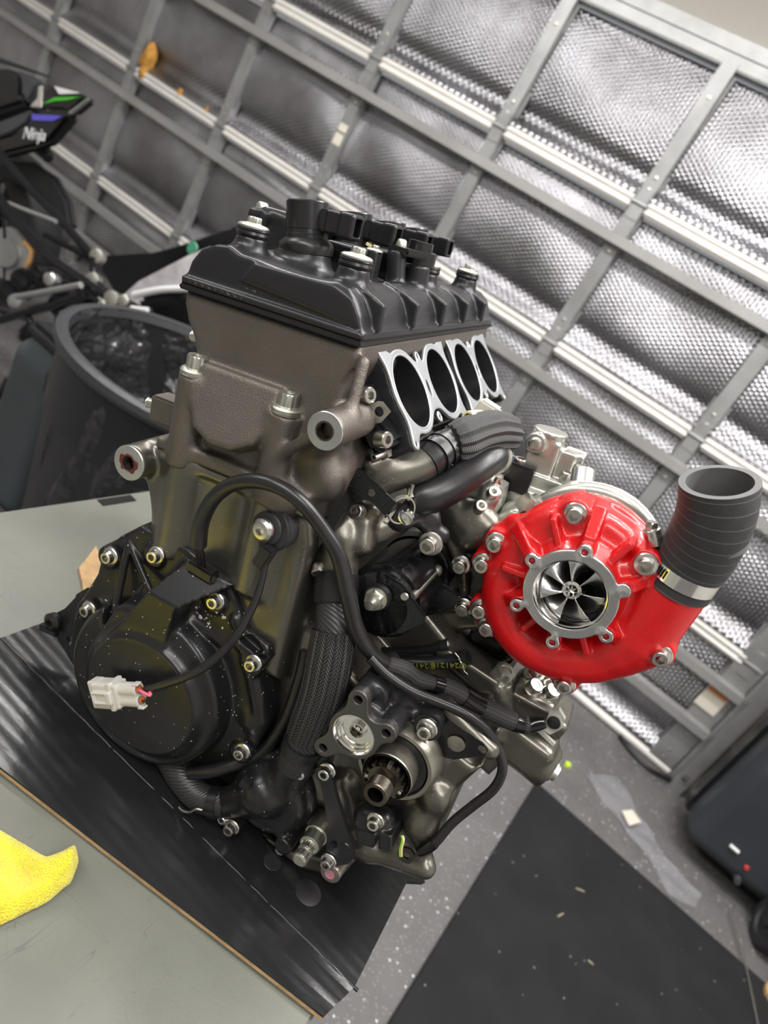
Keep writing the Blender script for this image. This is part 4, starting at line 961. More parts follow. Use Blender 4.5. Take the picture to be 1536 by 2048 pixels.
part('machined_ring', rings('machined_ring', [(0.0002, 0.0180), (0.0, 0.0172), (0.0025, 0.0165), (0.0030, 0.0150), (0.0055, 0.0148), (0.0058, 0.0132), (0.0085, 0.0130), (0.0088, 0.0098), (0.0092, 0.0070), (0.006, 0.0066), (0.006, 0.0060), (0.014, 0.0056)], 56, RA-Vector((0, 0.0006, 0)), (0, 1, 0), cap0=False, angle=25), 'chrome', act)
part('push_rod', rings('push_rod', [(0, 0.0042), (0.0012, 0.0036), (0.002, 0.0)], 24, RA+Vector((0, 0.013, 0)), VW, cap1=False), 'darksteel', act)
bolt(act, BA+VW*0.0005, 0.0088)
part('bolt_washer', rings('bolt_washer', [(0, 0.0118), (0.0012, 0.0118)], 30, BA+VW*-0.0008, VW), 'gloss', act)
# black cover plate behind, with plug and open hole
pl = [(800, 1425), (845, 1418), (880, 1420), (900, 1440), (965, 1487), (976, 1500), (972, 1512), (905, 1520), (890, 1516), (830, 1478)]
part('retainer_plate', prism('retainer_plate', [P(a, b, -0.138) for a, b in pl], (0, 1, 0), 0.0035, 0.0008, holes=[circle(P(913, 1486, -0.138), 0.0082, VW, 24), circle(P(964, 1500, -0.138), 0.0036, VW, 16)]), 'gloss')
part('bearing_plug', rings('bearing_plug', [(0, 0.0085), (0.003, 0.0082), (0.0038, 0.006)], 28, P(913, 1486, -0.134), VW), 'pot')
# ============ sprocket bay fittings
lev = [(633, 1512), (648, 1512), (662, 1530), (672, 1585), (692, 1650), (709, 1697), (708, 1718), (695, 1730), (664, 1735), (648, 1722), (652, 1690), (654, 1650), (645, 1595), (636, 1550)]
lp = part('linkage_plate', prism('linkage_plate', [P(a, b, -0.163) for a, b in lev], (0, 1, 0), 0.004, 0.001, holes=[circle(P(668, 1688, -0.163), 0.0030, VW, 14)]), 'black')
part('plate_dimple', rings('plate_dimple', [(0, 0.0046), (0.0008, 0.0040)], 20, P(690, 1694, -0.163), VW), 'plastic', lp)
bolt(lp, P(655, 1540, -0.164), 0.0078); bolt(lp, P(658, 1720, -0.1635), 0.0075)
part('bolt_spacer', rings('bolt_spacer', [(0, 0.0080), (0.010, 0.0080)], 24, P(657, 1537, -0.158), VW), 'black', lp)
MB_ = P(660, 1748, -0.165)
mb = part('mount_boss', rings('mount_boss', [(0, 0.0092), (0.0006, 0.0096), (0.004, 0.0098), (0.045, 0.0115)], 36, MB_, (0, 1, 0)), 'pot')
part('boss_bore', rings('boss_bore', [(0.0008, 0.0048), (0.0002, 0.0046), (0.0001, 0.0)], 24, MB_, VW, cap0=False, cap1=False), 'pinkgrease', mb)

gs = P(597, 1722, -0.19)
sh = part('gear_shift_shaft', rings('gear_shift_shaft', [(0, 0.0050), (0.001, 0.0062), (0.009, 0.0062), (0.0092, 0.0052), (0.011, 0.0052), (0.0112, 0.0064), (0.019, 0.0064), (0.0195, 0.0092), (0.032, 0.0095), (0.0322, 0.0108), (0.075, 0.0112)], 36, gs, (0, 1, 0)), 'zinc')
for k in range(18):
    a = 2*math.pi*k/18; d = Vector((math.cos(a), 0, math.sin(a)))
    for y0 in (0.0052, 0.0152): part('spline', boxm('spline', gs+Vector((0, y0, 0))+d*0.0063, (0.0007, 0.0036, 0.0006), Matrix(np.array([d, (0, 1, 0), d.cross(Vector((0, 1, 0)))]).T.tolist())), 'steel', sh)
v = Vox((0.09, -0.176, 0.06), (0.175, -0.115, 0.16), 0.0013)
v.add(d_cap(P(735, 1632, -0.15), P(762, 1640, -0.15), 0.0125), k=0.003)
v.add(d_poly(XZ([(716, 1640), (772, 1652), (770, 1668), (716, 1665)], -0.155), -0.162, -0.125, 0.003), d_poly(XZ([(716, 1652), (757, 1660), (752, 1690), (718, 1678)], -0.16), -0.166, -0.13, 0.002), d_poly(XZ([(763, 1655), (788, 1665), (786, 1695), (760, 1690)], -0.158), -0.164, -0.13, 0.002), k=0.002)
sp_ = part('speed_sensor', v.mesh('speed_sensor'), 'plastic', None, 'black plastic sensor')
bolt(sp_, P(752, 1640, -0.163), 0.0078)
# ============ throttle body holders (two pairs of bores), frame: s down the flange face, y, n outwards
SF = Vector((0.8, 0, -0.6)); NF = Vector((0.6, 0, 0.8)); F0 = Vector((-0.0455, 0, 0.4222))
MF = Matrix([[SF[i], (0, 1, 0)[i], NF[i], F0[i]] for i in range(3)]+[[0, 0, 0, 1]])
def fpart(name, me, m, parent=None, label=None):
    o = part(name, me, m, parent, label)
    if parent is None or parent is eng: o.matrix_local = MF
    return o
def flange2d(ys, e0, e1):
    c = (ys[0]+ys[1])/2
    circ = [(0, ys[0], 0.0366), (0, ys[1], 0.0366)]
    earc = [(-0.0425, e0+0.002), (0.0400, e0+0.006), (-0.0425, e1), (0.0390, e1-0.002)]
    tabs = [(-0.027, c), (0.029, c)]
    return circ, earc, tabs
for (ys, e0, e1) in (((-0.070, 0.012), -0.108, 0.046), ((0.098, 0.172), 0.064, 0.204)):
    circ, earc, tabs = flange2d(ys, e0, e1)
    def f2(A, B, ys=ys, circ=circ, earc=earc, tabs=tabs):
        A, B = np.broadcast_arrays(A, B); cc_ = lambda s_, y_, r_: np.sqrt((A-s_)**2+(B-y_)**2)-r_
        d = np.minimum(cc_(*circ[0]), cc_(*circ[1])); c = (ys[0]+ys[1])/2
        d = smin2(d, np.maximum(np.abs(A)-0.020, np.abs(B-c)-0.010), 0.010)
        for (s_, y_) in earc:
            yc = ys[0] if abs(y_-ys[0]) < abs(y_-ys[1]) else ys[1]
            p0 = np.array([s_, y_]); p1 = np.array([s_*0.45, yc+(y_-yc)*0.55]); e = p1-p0
            t = np.clip(((A-p0[0])*e[0]+(B-p0[1])*e[1])/(e@e), 0, 1)
            d = smin2(d, np.sqrt((A-p0[0]-t*e[0])**2+(B-p0[1]-t*e[1])**2)-(0.0050+0.006*t), 0.008)
        for (s_, y_) in tabs: d = smin2(d, cc_(s_, y_, 0.0046), 0.008)
        for s_, y_, r_ in circ: d = np.maximum(d, -cc_(s_, y_, 0.0306))
        return d
    def build(h, n0, n1, grow, kk):
        v = Vox((-0.05, e0-0.016, n0-0.003), (0.052, e1+0.016, n1+0.003), h)
        v.op(d_2d(f2, (-0.05, e0-0.016), (0.052, e1+0.016), n0, n1), 0.0002); return v
    v = build(0.0016, -0.036, -0.002, 0.0, 0.006)
    body = fpart('throttle_holder', v.mesh('throttle_holder'), 'black', None, 'black intake holder with two bores')
    v = build(0.0007, -0.002, 0.001, 0.0, 0.006)
    for s_, y_, r_ in circ:
        v.cut(d_tor((s_, y_, 0.0013), (0, 0, 1), 0.0328, 0.0007), k=0.0003)
    for q in list(earc)+list(tabs): v.cut(d_cyl((q[0], q[1], -0.005), (q[0], q[1], 0.005), 0.0019, None, 0.0001), k=0.0003)
    c = (ys[0]+ys[1])/2; v.cut(d_sph((0.002, c, 0.0), 0.0075, (1.0, 0.45, 0.9)), k=0.0004)
    part('milled_flange', v.mesh('milled_flange'), 'aluf', body, 'bright milled aluminium flange')
    for s_, y_, r_ in circ:
        part('bore_sleeve', rings('bore_sleeve', [(0.0004, 0.0308), (0.0002, 0.0304), (-0.001, 0.0301), (-0.034, 0.0296), (-0.05, 0.024)], 64, (s_, y_, 0), (0, 0, 1), cap0=False, angle=20), 'plastic', body)
# bases of the holders: insulator plate, long cap bolts, tab
ins = part('holder_base', prism('holder_base', [P(a_, b_, -0.126) for a_, b_ in ((694, 780), (714, 768), (732, 776), (744, 800), (757, 844), (772, 862), (786, 890), (772, 904), (741, 903), (724, 868), (712, 830))], (0, 1, 0), 0.03, 0.003), 'gloss')
for q in ((722, 790), (756, 878)): bolt(ins, P(*q, -0.128), 0.0085, 'capb', (NF+Vector((0.25, -0.35, -0.25))).normalized())
tabm = meshv('cable_tab', [(-0.006, -0.132, -0.029), (0.012, -0.132, -0.029), (0.012, -0.122, -0.027), (-0.006, -0.122, -0.027), (0.012, -0.112, -0.018), (-0.006, -0.112, -0.018), (0.012, -0.107, -0.010), (-0.006, -0.107, -0.010)], [(0, 1, 2, 3), (3, 2, 4, 5), (5, 4, 6, 7)], False)
to = part('cable_tab', prism('cable_tab', [P(a, b, -0.128) for a, b in ((727, 815), (754, 803), (764, 804), (780, 824), (760, 846), (732, 851))], (NF+Vector((0, -0.8, 0))).normalized(), 0.002, 0.0005, holes=[circle(P(757, 824, -0.128), 0.0040, VW, 18)]), 'zinc')
nip = part('vacuum_nipple', tube('vacuum_nipple', [P(770, 905, -0.11), P(758, 911, -0.118), P(747, 915, -0.124)], 0.0030, 16, 4, inner=(0.0011, 0.006)), 'zinc')
part('nipple_hex', rings('nipple_hex', [(0, 0.0056, 'hex'), (0.005, 0.0056, 'hex')], 24, P(774, 903, -0.107), P(747, 915, -0.124)-P(774, 903, -0.107)), 'zinc', nip)
# ============ coolant pipework between head and gearbox
v = Vox((-0.075, -0.165, 0.225), (0.075, -0.02, 0.435), 0.0016)
v.add(d_cap(P(675, 1140, -0.122), P(684, 1075, -0.118), 0.0145, 0.017), k=0.006)
v.add(d_cap(P(682, 1060, -0.118), P(700, 1035, -0.115), 0.014, 0.010), d_cap(P(690, 1085, -0.115), P(790, 1038, -0.085), 0.014, 0.0145), k=0.010)
v.add(d_cap(P(730, 1050, -0.115), P(726, 1088, -0.118), 0.0075, 0.0095), d_cap(P(724, 1035, -0.112), P(750, 1020, -0.11), 0.007), d_cyl(P(640, 1122, -0.125), P(560, 1096, -0.125), 0.0062), k=0.006)
v.add(d_cyl(P(668, 1150, -0.124), P(677, 1120, -0.120), 0.0155), d_cap(P(700, 1098, -0.12), P(702, 1150, -0.122), 0.006), k=0.004)
pc3 = catmull([P(728, 985, -0.100), P(752, 958, -0.098), P(795, 940, -0.090), P(838, 928, -0.078), P(866, 912, -0.068)], 5)
for a_, b_ in zip(pc3[:-1], pc3[1:]): v.add(d_cap(a_, b_, 0.0152), k=0.003)
v.add(d_cap(P(772, 915, -0.10), P(850, 900, -0.07), 0.0045), d_cap(P(740, 930, -0.11), P(775, 915, -0.10), 0.006), k=0.006)
thermo = part('coolant_manifold', v.mesh('coolant_manifold'), 'cast2', None, 'gunmetal coolant pipe casting')
bolt(thermo, P(636, 1131, -0.133), 0.0072, 'capb', (0.55, -0.75, -0.3)); bolt(thermo, P(722, 1024, -0.118), 0.0075, 'capb', (-0.3, -0.9, 0.2))
bolt(thermo, P(832, 908, -0.078), 0.0075, 'capb', -NF); bolt(thermo, P(866, 888, -0.055), 0.0070, 'capb', -NF)
bh = part('upper_coolant_hose', tube('upper_coolant_hose', [P(850, 925, -0.078), P(872, 908, -0.068), P(893, 895, -0.055), P(930, 880, -0.04), P(975, 868, -0.02)], 0.0152, 32, 8), 'rubber')
for q, q2 in (((868, 911, -0.07), (874, 906, -0.066)), ((884, 901, -0.060), (890, 897, -0.056))): band(bh, P(*q), P(*q2)-P(*q), 0.0155, 0.006, 'plastic')
part('fabric_sleeve', tube('fabric_sleeve', [P(905, 889, -0.052), P(925, 884, -0.045), P(955, 872, -0.032), P(985, 866, -0.018), P(1012, 868, -0.006), P(1024, 870, 0.0)], [0.0165, 0.0195, 0.0185, 0.0190, 0.0175, 0.014], 72, 8, rfun=lambda L, a: 1+0.07*math.cos(a*15)), 'fabric', bh, 'black ribbed fabric hose sleeve')
eh = part('elbow_hose', tube('elbow_hose', [P(822, 1004, -0.086), P(852, 996, -0.082), P(897, 976, -0.070), P(940, 948, -0.054), P(972, 924, -0.038), P(994, 914, -0.022), P(999, 932, -0.008)], [0.0125, 0.0140, 0.0146, 0.0144, 0.0136, 0.0125, 0.011], 28, 8), 'rubber')
cw = part('spring_clamp', rings('spring_clamp', [(-0.003, 0.0132), (-0.003, 0.0142), (0.003, 0.0142), (0.003, 0.0132)], 32, P(992, 915, -0.022), P(998, 926, -0.014)-P(980, 916, -0.030), cap0=False, cap1=False), 'zinc', eh)
for a, b in (((985, 900), (996, 888)), ((996, 904), (1010, 905))): part('clamp_ear', tube('clamp_ear', [P(*a, -0.018), P(*b, -0.018)], 0.0012, 8, 2), 'zinc', cw)
# black sheet bracket in front of the manifold
bk = [(714, 937), (722, 940), (793, 1008), (770, 1033), (748, 1010), (735, 1001), (716, 1000), (704, 1006), (658, 1068), (636, 1096), (638, 1066), (690, 985)]
brk = part('sensor_bracket', prism('sensor_bracket', [P(a, b, -0.140) for a, b in bk], (0, 1, 0), 0.003, 0.0006, holes=[circle(P(742, 986, -0.140), 0.0033, VW, 18), circle(P(719, 952, -0.140), 0.0012, VW, 12)]), 'gloss')
part('bracket_lip', prism('bracket_lip', [P(793, 1008, -0.140), P(770, 1033, -0.140), P(772, 1036, -0.128), P(796, 1010, -0.128)], VW, 0.002, 0.0003), 'gloss', brk)
part('strap', prism('strap', [P(637, 1068, -0.138), P(644, 1064, -0.138), P(622, 1148, -0.130), P(616, 1147, -0.130)], (0, 1, 0), 0.0022, 0.0004), 'gloss', brk)
# ============ starter motor
ST = P(757, 1212, -0.128)
st_ = part('starter_motor', rings('starter_motor', [(0.0, 0.0), (0.0, 0.025), (0.002, 0.0285), (0.010, 0.0292), (0.0105, 0.0325), (0.014, 0.0330), (0.060, 0.0330), (0.0605, 0.0320), (0.085, 0.0320), (0.0855, 0.0335), (0.10, 0.0335)], 64, ST, (0, 1, 0), cap0=False), 'gloss', None, 'gloss black starter motor')
part('starter_plate', prism('starter_plate', [ST+Vector(q) for q in ((-0.010, 0, 0.027), (0.008, 0, 0.029), (0.020, 0, 0.024), (0.036, 0, 0.018), (0.038, 0, 0.012), (0.029, 0, -0.006), (0.020, 0, -0.020))], (0, 1, 0), 0.004, 0.001), 'gloss', st_)
tn = ST+VW*0.001+Vector((-0.004, 0, 0.008))
part('terminal_insulator', rings('terminal_insulator', [(0, 0.0120), (0.004, 0.0110)], 32, tn, VW), 'plastic', st_)
part('terminal_nut', rings('terminal_nut', [(0.003, 0.0094), (0.006, 0.0094), (0.0064, 0.0080, 'hex'), (0.012, 0.0080, 'hex'), (0.0128, 0.0072), (0.0128, 0.0042), (0.020, 0.0040), (0.020, 0.0)], 36, tn, VW, cap1=False), 'zinc', st_)
rb = P(828, 1190, -0.120)
part('through_bolt', rings('through_bolt', [(-0.004, 0.0036), (0.055, 0.0034), (0.0552, 0.0052), (0.060, 0.0052)], 20, rb, (0, 1, 0)), 'zinc', st_)
part('starter_flange', prism('starter_flange', [Vector((q[0], ST.y+0.055, q[1])) for q in ((ST.x+0.020, ST.z+0.020), (ST.x+0.048, ST.z+0.022), (ST.x+0.050, ST.z+0.008), (ST.x+0.03, ST.z-0.02))], (0, 1, 0), 0.006, 0.001), 'gloss', st_)
part('rivet', rings('rivet', [(0, 0.0036), (0.0012, 0.0030)], 18, P(809, 1193, -0.129), VW), 'zinc', st_)
# ============ rubber pipe clamp with lugs
v = Vox((0.0, -0.125, 0.285), (0.075, -0.04, 0.375), 0.0013)
v.add(d_cap(P(800, 1035, -0.095), P(822, 1020, -0.085), 0.012, 0.0125), d_cap(P(820, 1025, -0.085), P(880, 1070, -0.070), 0.0062, 0.0085), d_cyl(P(860, 1042, -0.075), P(868, 1020, -0.072), 0.0062, 0.0048), d_cap(P(845, 1022, -0.080), P(866, 1038, -0.074), 0.0055), k=0.006)
pc = part('pipe_clamp', v.mesh('pipe_clamp'), 'black', None, 'black lugged pipe clamp')
bolt(pc, P(862, 1086, -0.083), 0.0105); bolt(pc, P(868, 1020, -0.076), 0.0052, 'capb', (0.15, -0.25, 0.95))
part('clamp_screw', rings('clamp_screw', [(0, 0.0066), (0.003, 0.0064), (0.0036, 0.0050), (0.0036, 0.0022, 'hex'), (0.002, 0.002, 'hex')], 30, P(813, 1033, -0.112), VW), 'chrome', pc)
part('clamp_ring', rings('clamp_ring', [(0, 0.0118), (0.001, 0.0128), (0.004, 0.0122), (0.004, 0.0108)], 36, P(800, 1017, -0.105), (0.75, -0.65, 0.2), cap0=False, cap1=False), 'zinc', pc)
for q in ((820, 985), (826, 978)): part('wire_clip', tube('wire_clip', [P(q[0], q[1]-8, -0.1), P(q[0]-4, q[1]+6, -0.1), P(q[0]-2, q[1]+16, -0.1)], 0.0016, 8, 4), 'zinc', pc)
# knock sensor and its lead with the grey plug
KS = P(553, 1050, -0.150)
kd = Vector((-0.12, -1, 0.0)).normalized()
ks = part('knock_sensor', rings('knock_sensor', [(-0.012, 0.0200), (0.0, 0.0200), (0.001, 0.0186), (0.003, 0.0186), (0.0035, 0.0140), (0.006, 0.0135), (0.007, 0.0110)], 40, KS+kd*0.008, kd), 'rubber2', None, 'black round knock sensor')
bolt(ks, KS+kd*0.016, 0.0098, 'button', kd)
part('sensor_plug', boxm('sensor_plug', P(530, 1112, -0.168), (0.0055, 0.006, 0.010), Matrix.Rotation(0.1, 3, 'Y'), 0.0015), 'plastic', ks)
lead = [(531, 1120, -0.168), (524, 1160, -0.172), (505, 1215, -0.180), (470, 1275, -0.190), (425, 1322, -0.198), (375, 1352, -0.203), (325, 1370, -0.204), (292, 1378, -0.203)]
part('sensor_lead', tube('sensor_lead', [P(*q) for q in lead], [0.0030, 0.0030, 0.0034, 0.0038, 0.0038, 0.0036, 0.0032], 14, 8, rfun=lambda L, a: 1+(0.06*math.sin(L*2600) if L < 0.03 else 0)), 'rubber', ks)
# grey two-way plug lying on the disc
pa, pb = P(293, 1384, -0.2005), P(172, 1377, -0.2005); ax = (pb-pa).normalized(); up = (VW-ax*VW.dot(ax)).normalized(); sd = up.cross(ax)
L_ = (pb-pa).length; RP = Matrix(np.array([ax, sd, up]).T.tolist())
v = Vox((-0.001, -0.0135, -0.012), (0.054, 0.0135, 0.013), 0.0005)
for s_ in (-0.0048, 0.0048): v.add(d_cyl((0.002, s_, 0), (0.026, s_, 0), 0.0056, None, 0.0006), k=0.001)
v.add(d_box((0.012, 0, 0), (0.009, 0.0075, 0.0045), None, 0.001), d_box((0.033, 0, 0), (0.013, 0.0105, 0.0070), None, 0.0012), d_box((0.0345, 0, 0.006), (0.010, 0.0055, 0.0042), None, 0.001), d_box((0.046, 0, 0.0), (0.0045, 0.0118, 0.0055), None, 0.0012), d_box((0.027, 0, 0), (0.0022, 0.0122, 0.0078), None, 0.0008), k=0.0006)
for s_ in (-0.0112, 0.0112): v.add(d_box((0.037, s_, 0.004), (0.013, 0.0009, 0.0009), None, 0.0004), d_box((0.001, s_*0.9, 0.001), (0.004, 0.001, 0.003), None, 0.0005), k=0.0004)
v.cut(d_box((0.036, 0, 0.0105), (0.006, 0.0035, 0.002), None, 0.0006), k=0.0004)
for s_ in (-0.0048, 0.0048): v.cut(d_cyl((-0.001, s_, 0), (0.003, s_, 0), 0.0042), k=0.0004)
sc_ = L_/0.052*0.80
pg = part('plug', v.mesh('plug'), 'greyplug', ks, 'pale grey two-way plug')
pg.matrix_local = Matrix([[ax[i]*sc_, sd[i]*sc_, up[i]*sc_, (pa+up*0.005)[i]] for i in range(3)]+[[0, 0, 0, 1]])
for s_ in (-0.0048, 0.0048): part('wire_seal', rings('wire_seal', [(0, 0.0034), (0.0016, 0.0033), (0.0022, 0.0018)], 20, pa+up*0.005+sd*(s_*sc_)+ax*0.0025, -ax), 'orange', ks)
part('pink_wire', tube('pink_wire', [pa+up*0.006+sd*(-0.0048*sc_)+ax*0.001, pa+up*0.0075+sd*-0.004-ax*0.004, pa+up*0.0065-ax*0.010+sd*-0.001, P(298, 1377, -0.204)], 0.0014, 10, 6), 'pinkwire', ks)
part('dark_wire', tube('dark_wire', [pa+up*0.006+sd*(0.0048*sc_)+ax*0.001, pa+up*0.0070+sd*0.004-ax*0.004, P(305, 1376, -0.204)], 0.0012, 10, 6), 'rubber', ks)
# black open plug behind the cable
v = Vox((-0.045, -0.16, 0.20), (0.03, -0.10, 0.285), 0.0012)
v.add(d_poly(XZ([(548, 1138), (590, 1142), (600, 1150), (590, 1196), (570, 1205), (540, 1225), (528, 1215)], -0.135), -0.142, -0.12, 0.002), d_poly(XZ([(556, 1146), (590, 1150), (588, 1192), (556, 1196)], -0.14), -0.150, -0.13, 0.003), k=0.003)
v.cut(d_poly(XZ([(562, 1152), (584, 1155), (582, 1187), (562, 1190)], -0.145), -0.17, -0.137, 0.002), k=0.001)
op_ = part('open_connector', v.mesh('open_connector'), 'plastic', None)
part('terminal_pin', rings('terminal_pin', [(0, 0.0022), (0.006, 0.0020)], 14, P(574, 1166, -0.138), VW), 'zinc', op_)
# grommet and the two wires into the cover
gr = part('wire_grommet', boxm('wire_grommet', P(405, 1140, -0.163), (0.014, 0.006, 0.005), Matrix.Rotation(math.radians(-8), 3, 'Y'), 0.002), 'rubber')
# ============ cables
sl = [(396, 1090, -0.176), (402, 1045, -0.178), (425, 1000, -0.180), (462, 970, -0.182), (510, 962, -0.184), (560, 975, -0.184), (606, 1008, -0.180), (648, 1062, -0.172), (678, 1115, -0.166), (696, 1190, -0.164), (712, 1255, -0.158), (742, 1305, -0.148), (780, 1332, -0.135)]
loom = part('main_loom', tube('main_loom', [P(*q) for q in sl], [0.0072, 0.0068, 0.006, 0.0058, 0.0058, 0.0056, 0.0056, 0.0058, 0.0064, 0.0066, 0.0066, 0.0060, 0.0058], 20, 8), 'rubber', None, 'black sleeved wiring loom')
for k in range(3):
    part('loom_wire', tube('loom_wire', [P(395+4*k-4, 1088, -0.176), P(399+5*k-4, 1108, -0.172), P(402+6*k-6, 1136, -0.164)], 0.0018, 10, 6), 'rubber', loom)
lb = [(775, 1330, -0.136), (805, 1340, -0.130), (830, 1358, -0.120), (862, 1366, -0.112), (890, 1374, -0.104), (918, 1388, -0.096), (950, 1408, -0.088), (985, 1424, -0.080), (1020, 1440, -0.072), (1055, 1450, -0.066), (1090, 1444, -0.062)]
lp_ = [P(*q) for q in lb]; cc = catmull(lp_, 8)
part('braided_loom', tube('braided_loom', cc, [0.0070, 0.0085, 0.0082, 0.0060, 0.0080, 0.0082, 0.0078, 0.0088, 0.0085, 0.0078, 0.005], 24, 1, spline=False), 'braidfine', loom, 'fine braided loom section')
for a, b, r in ((25, 31, 0.0076), (42, 52, 0.0090)): part('shrink_band', tube('shrink_band', cc[a:b], r, 24, 1, spline=False), 'gloss', loom)
part('loom_tail', tube('loom_tail', cc[66:], [0.0088, 0.0075, 0.0055], 20, 1, spline=False), 'gloss', loom)
th = [(740, 1315, -0.152), (775, 1350, -0.150), (825, 1383, -0.146), (880, 1405, -0.140), (935, 1430, -0.134), (975, 1465, -0.128), (1000, 1510, -0.124), (1004, 1545, -0.122), (985, 1580, -0.124), (945, 1612, -0.128), (905, 1645, -0.134), (875, 1680, -0.140), (860, 1692, -0.142)]
gw = part('ground_cable', tube('ground_cable', [P(*q) for q in th], 0.0042, 16, 8), 'rubber', None, 'thin black earth cable')
part('cable_boot', tube('cable_boot', [P(868, 1684, -0.141), P(852, 1696, -0.143), P(838, 1704, -0.144)], [0.0058, 0.0055, 0.0042], 16, 4), 'gloss', gw)
ring_c = P(812, 1712, -0.146)
part('ring_terminal', prism('ring_terminal', [ring_c+Vector((0.0085*math.cos(a), 0, 0.0085*math.sin(a))) for a in np.linspace(0.9, 5.6, 20)]+[P(842, 1706, -0.146), P(838, 1697, -0.146)], (0, 1, 0), 0.0025, 0.0005, holes=[circle(ring_c, 0.0030, VW, 16)]), 'darksteel', gw)
for k, m in ((0, 'greenwire'), (1, 'cream')): part('green_wire', tube('green_wire', [P(800+3*k, 1712, -0.152), P(800+3*k, 1698, -0.154), P(805+2*k, 1680, -0.154), P(803+2*k, 1672, -0.152)], 0.0011, 10, 6), m, gw)
# fuel hoses with printed numbers, spring clip
fh = [(680, 1322, -0.085), (740, 1322, -0.082), (800, 1322, -0.078), (850, 1326, -0.072), (890, 1324, -0.068), (920, 1318, -0.066), (936, 1313, -0.066)]
f1 = part('fuel_hose', tube('fuel_hose', [P(*q) for q in fh], [0.0058, 0.0058, 0.0058, 0.0060, 0.0062, 0.0072, 0.0072], 20, 8, inner=(0.0022, 0.01)), 'rubber')
f2 = part('breather_hose', tube('breather_hose', [P(690, 1300, -0.07), P(760, 1303, -0.066), P(830, 1302, -0.062), P(866, 1297, -0.060), P(882, 1294, -0.058), P(898, 1291, -0.057)], [0.0042, 0.0042, 0.0042, 0.0046, 0.0068, 0.0070], 20, 8, inner=(0.002, 0.008)), 'rubber')
for q in ((918, 1316), (924, 1328)): part('wire_clip', tube('wire_clip', [P(q[0]-8, q[1]-10, -0.0745), P(q[0], q[1], -0.0755), P(q[0]+4, q[1]+14, -0.074), P(q[0]+10, q[1]+20, -0.074), P(q[0]+4, q[1]+24, -0.074)], 0.0009, 8, 5), 'chrome', f1)
ink = mat('olive_print', lin(120, 122, 50), 0, 0.6)
for q in ((838, 1323), (898, 1322), (775, 1321)):
    fc = bpy.data.curves.new('hose_print', 'FONT'); fc.body = '\u00a9241218'; fc.size = 0.0085; fc.align_x = 'CENTER'; fc.align_y = 'CENTER'; fc.extrude = 0.0002
    t_ = bpy.data.objects.new('tmp_text', fc); COL.objects.link(t_); bpy.context.view_layer.update()
    me = bpy.data.meshes.new_from_object(t_.evaluated_get(bpy.context.evaluated_depsgraph_get())); bpy.data.objects.remove(t_); bpy.data.curves.remove(fc)
    me.name = 'hose_print'; me.materials.clear(); me.materials.append(ink); o = mkobj('hose_print', me, None, f1)
    p = P(q[0], q[1], -0.075 if q[0] > 800 else -0.082); xd = -(P(q[0]+20, q[1]+1, -0.0735)-P(q[0]-20, q[1], -0.0765)).normalized()
    zd = Vector((0.0, -1.0, -0.35)); zd = (zd-xd*zd.dot(xd)).normalized(); yd = zd.cross(xd); p = p+zd*0.0052
    o.matrix_local = Matrix([[xd[i], yd[i], zd[i], p[i]] for i in range(3)]+[[0, 0, 0, 1]])
# ============ supercharger
SCC = P(1140, 1190, -0.10)
def sc(y): return Vector((SCC.x, y, SCC.z))
v = Vox((0.045, -0.112, 0.255), (0.27, -0.012, 0.475), 0.0013)
v.add(d_cyl(sc(-0.030), sc(-0.050), 0.064, 0.066, 0.004), k=0.004)
scroll = [((1272, 1125), 0.0125), ((1235, 1075), 0.0135), ((1180, 1045), 0.0145), ((1120, 1042), 0.0160), ((1060, 1075), 0.0175), ((1018, 1140), 0.0190), ((1012, 1210), 0.0195), ((1045, 1270), 0.0200), ((1105, 1305), 0.0205), ((1180, 1312), 0.0215), ((1245, 1290), 0.0235)]
sp3 = [(P(*q, -0.060), r) for q, r in scroll]
sc_p = catmull([p for p, r in sp3], 6); sc_r = np.interp(np.linspace(0, 1, len(sc_p)), np.linspace(0, 1, len(sp3)), [r for p, r in sp3])
for i in range(len(sc_p)-1): v.add(d_cap(sc_p[i], sc_p[i+1], sc_r[i], sc_r[i+1]), k=0.002)
OUT0, OUT1 = P(1272, 1275, -0.060), P(1362, 1152, -0.062)
v.add(d_cap(sp3[-1][0], OUT0, 0.0235, 0.0255), d_cyl(OUT0, OUT1, 0.0262, 0.0248, 0.002), d_sph(OUT0, 0.0258), k=0.004)
v.add(d_poly(XZ([(1215, 1275), (1262, 1160), (1300, 1112), (1330, 1112), (1418, 1186), (1338, 1300), (1260, 1318)], -0.062), -0.083, -0.042, 0.016), k=0.006)
v.add(d_cyl(sc(-0.040), sc(-0.096), 0.058, 0.0345, 0.002), k=0.008)                   # cone up to the inlet ring
v.add(d_cyl(sc(-0.060), sc(-0.0975), 0.0335, None, 0.001), k=0.003)
EAR = [P(*q, -0.10) for q in ((1064, 1121), (1170, 1104), (1247, 1182), (1212, 1273), (1105, 1285), (1033, 1211))]
for e in EAR:
    d = (e-SCC).normalized()
    v.add(d_cyl(e+Vector((0, 0.003, 0)), e+Vector((0, 0.045, 0)), 0.0058, None, 0.001), k=0.003)
    v.add(d_polyf(SCC, d, (0, 1, 0), d.cross(Vector((0, 1, 0))), [(0.036, 0.004), (0.047, 0.006), (0.066, 0.030), (0.066, 0.05), (0.036, 0.05)], -0.0050, 0.0050, 0.0015), k=0.003)
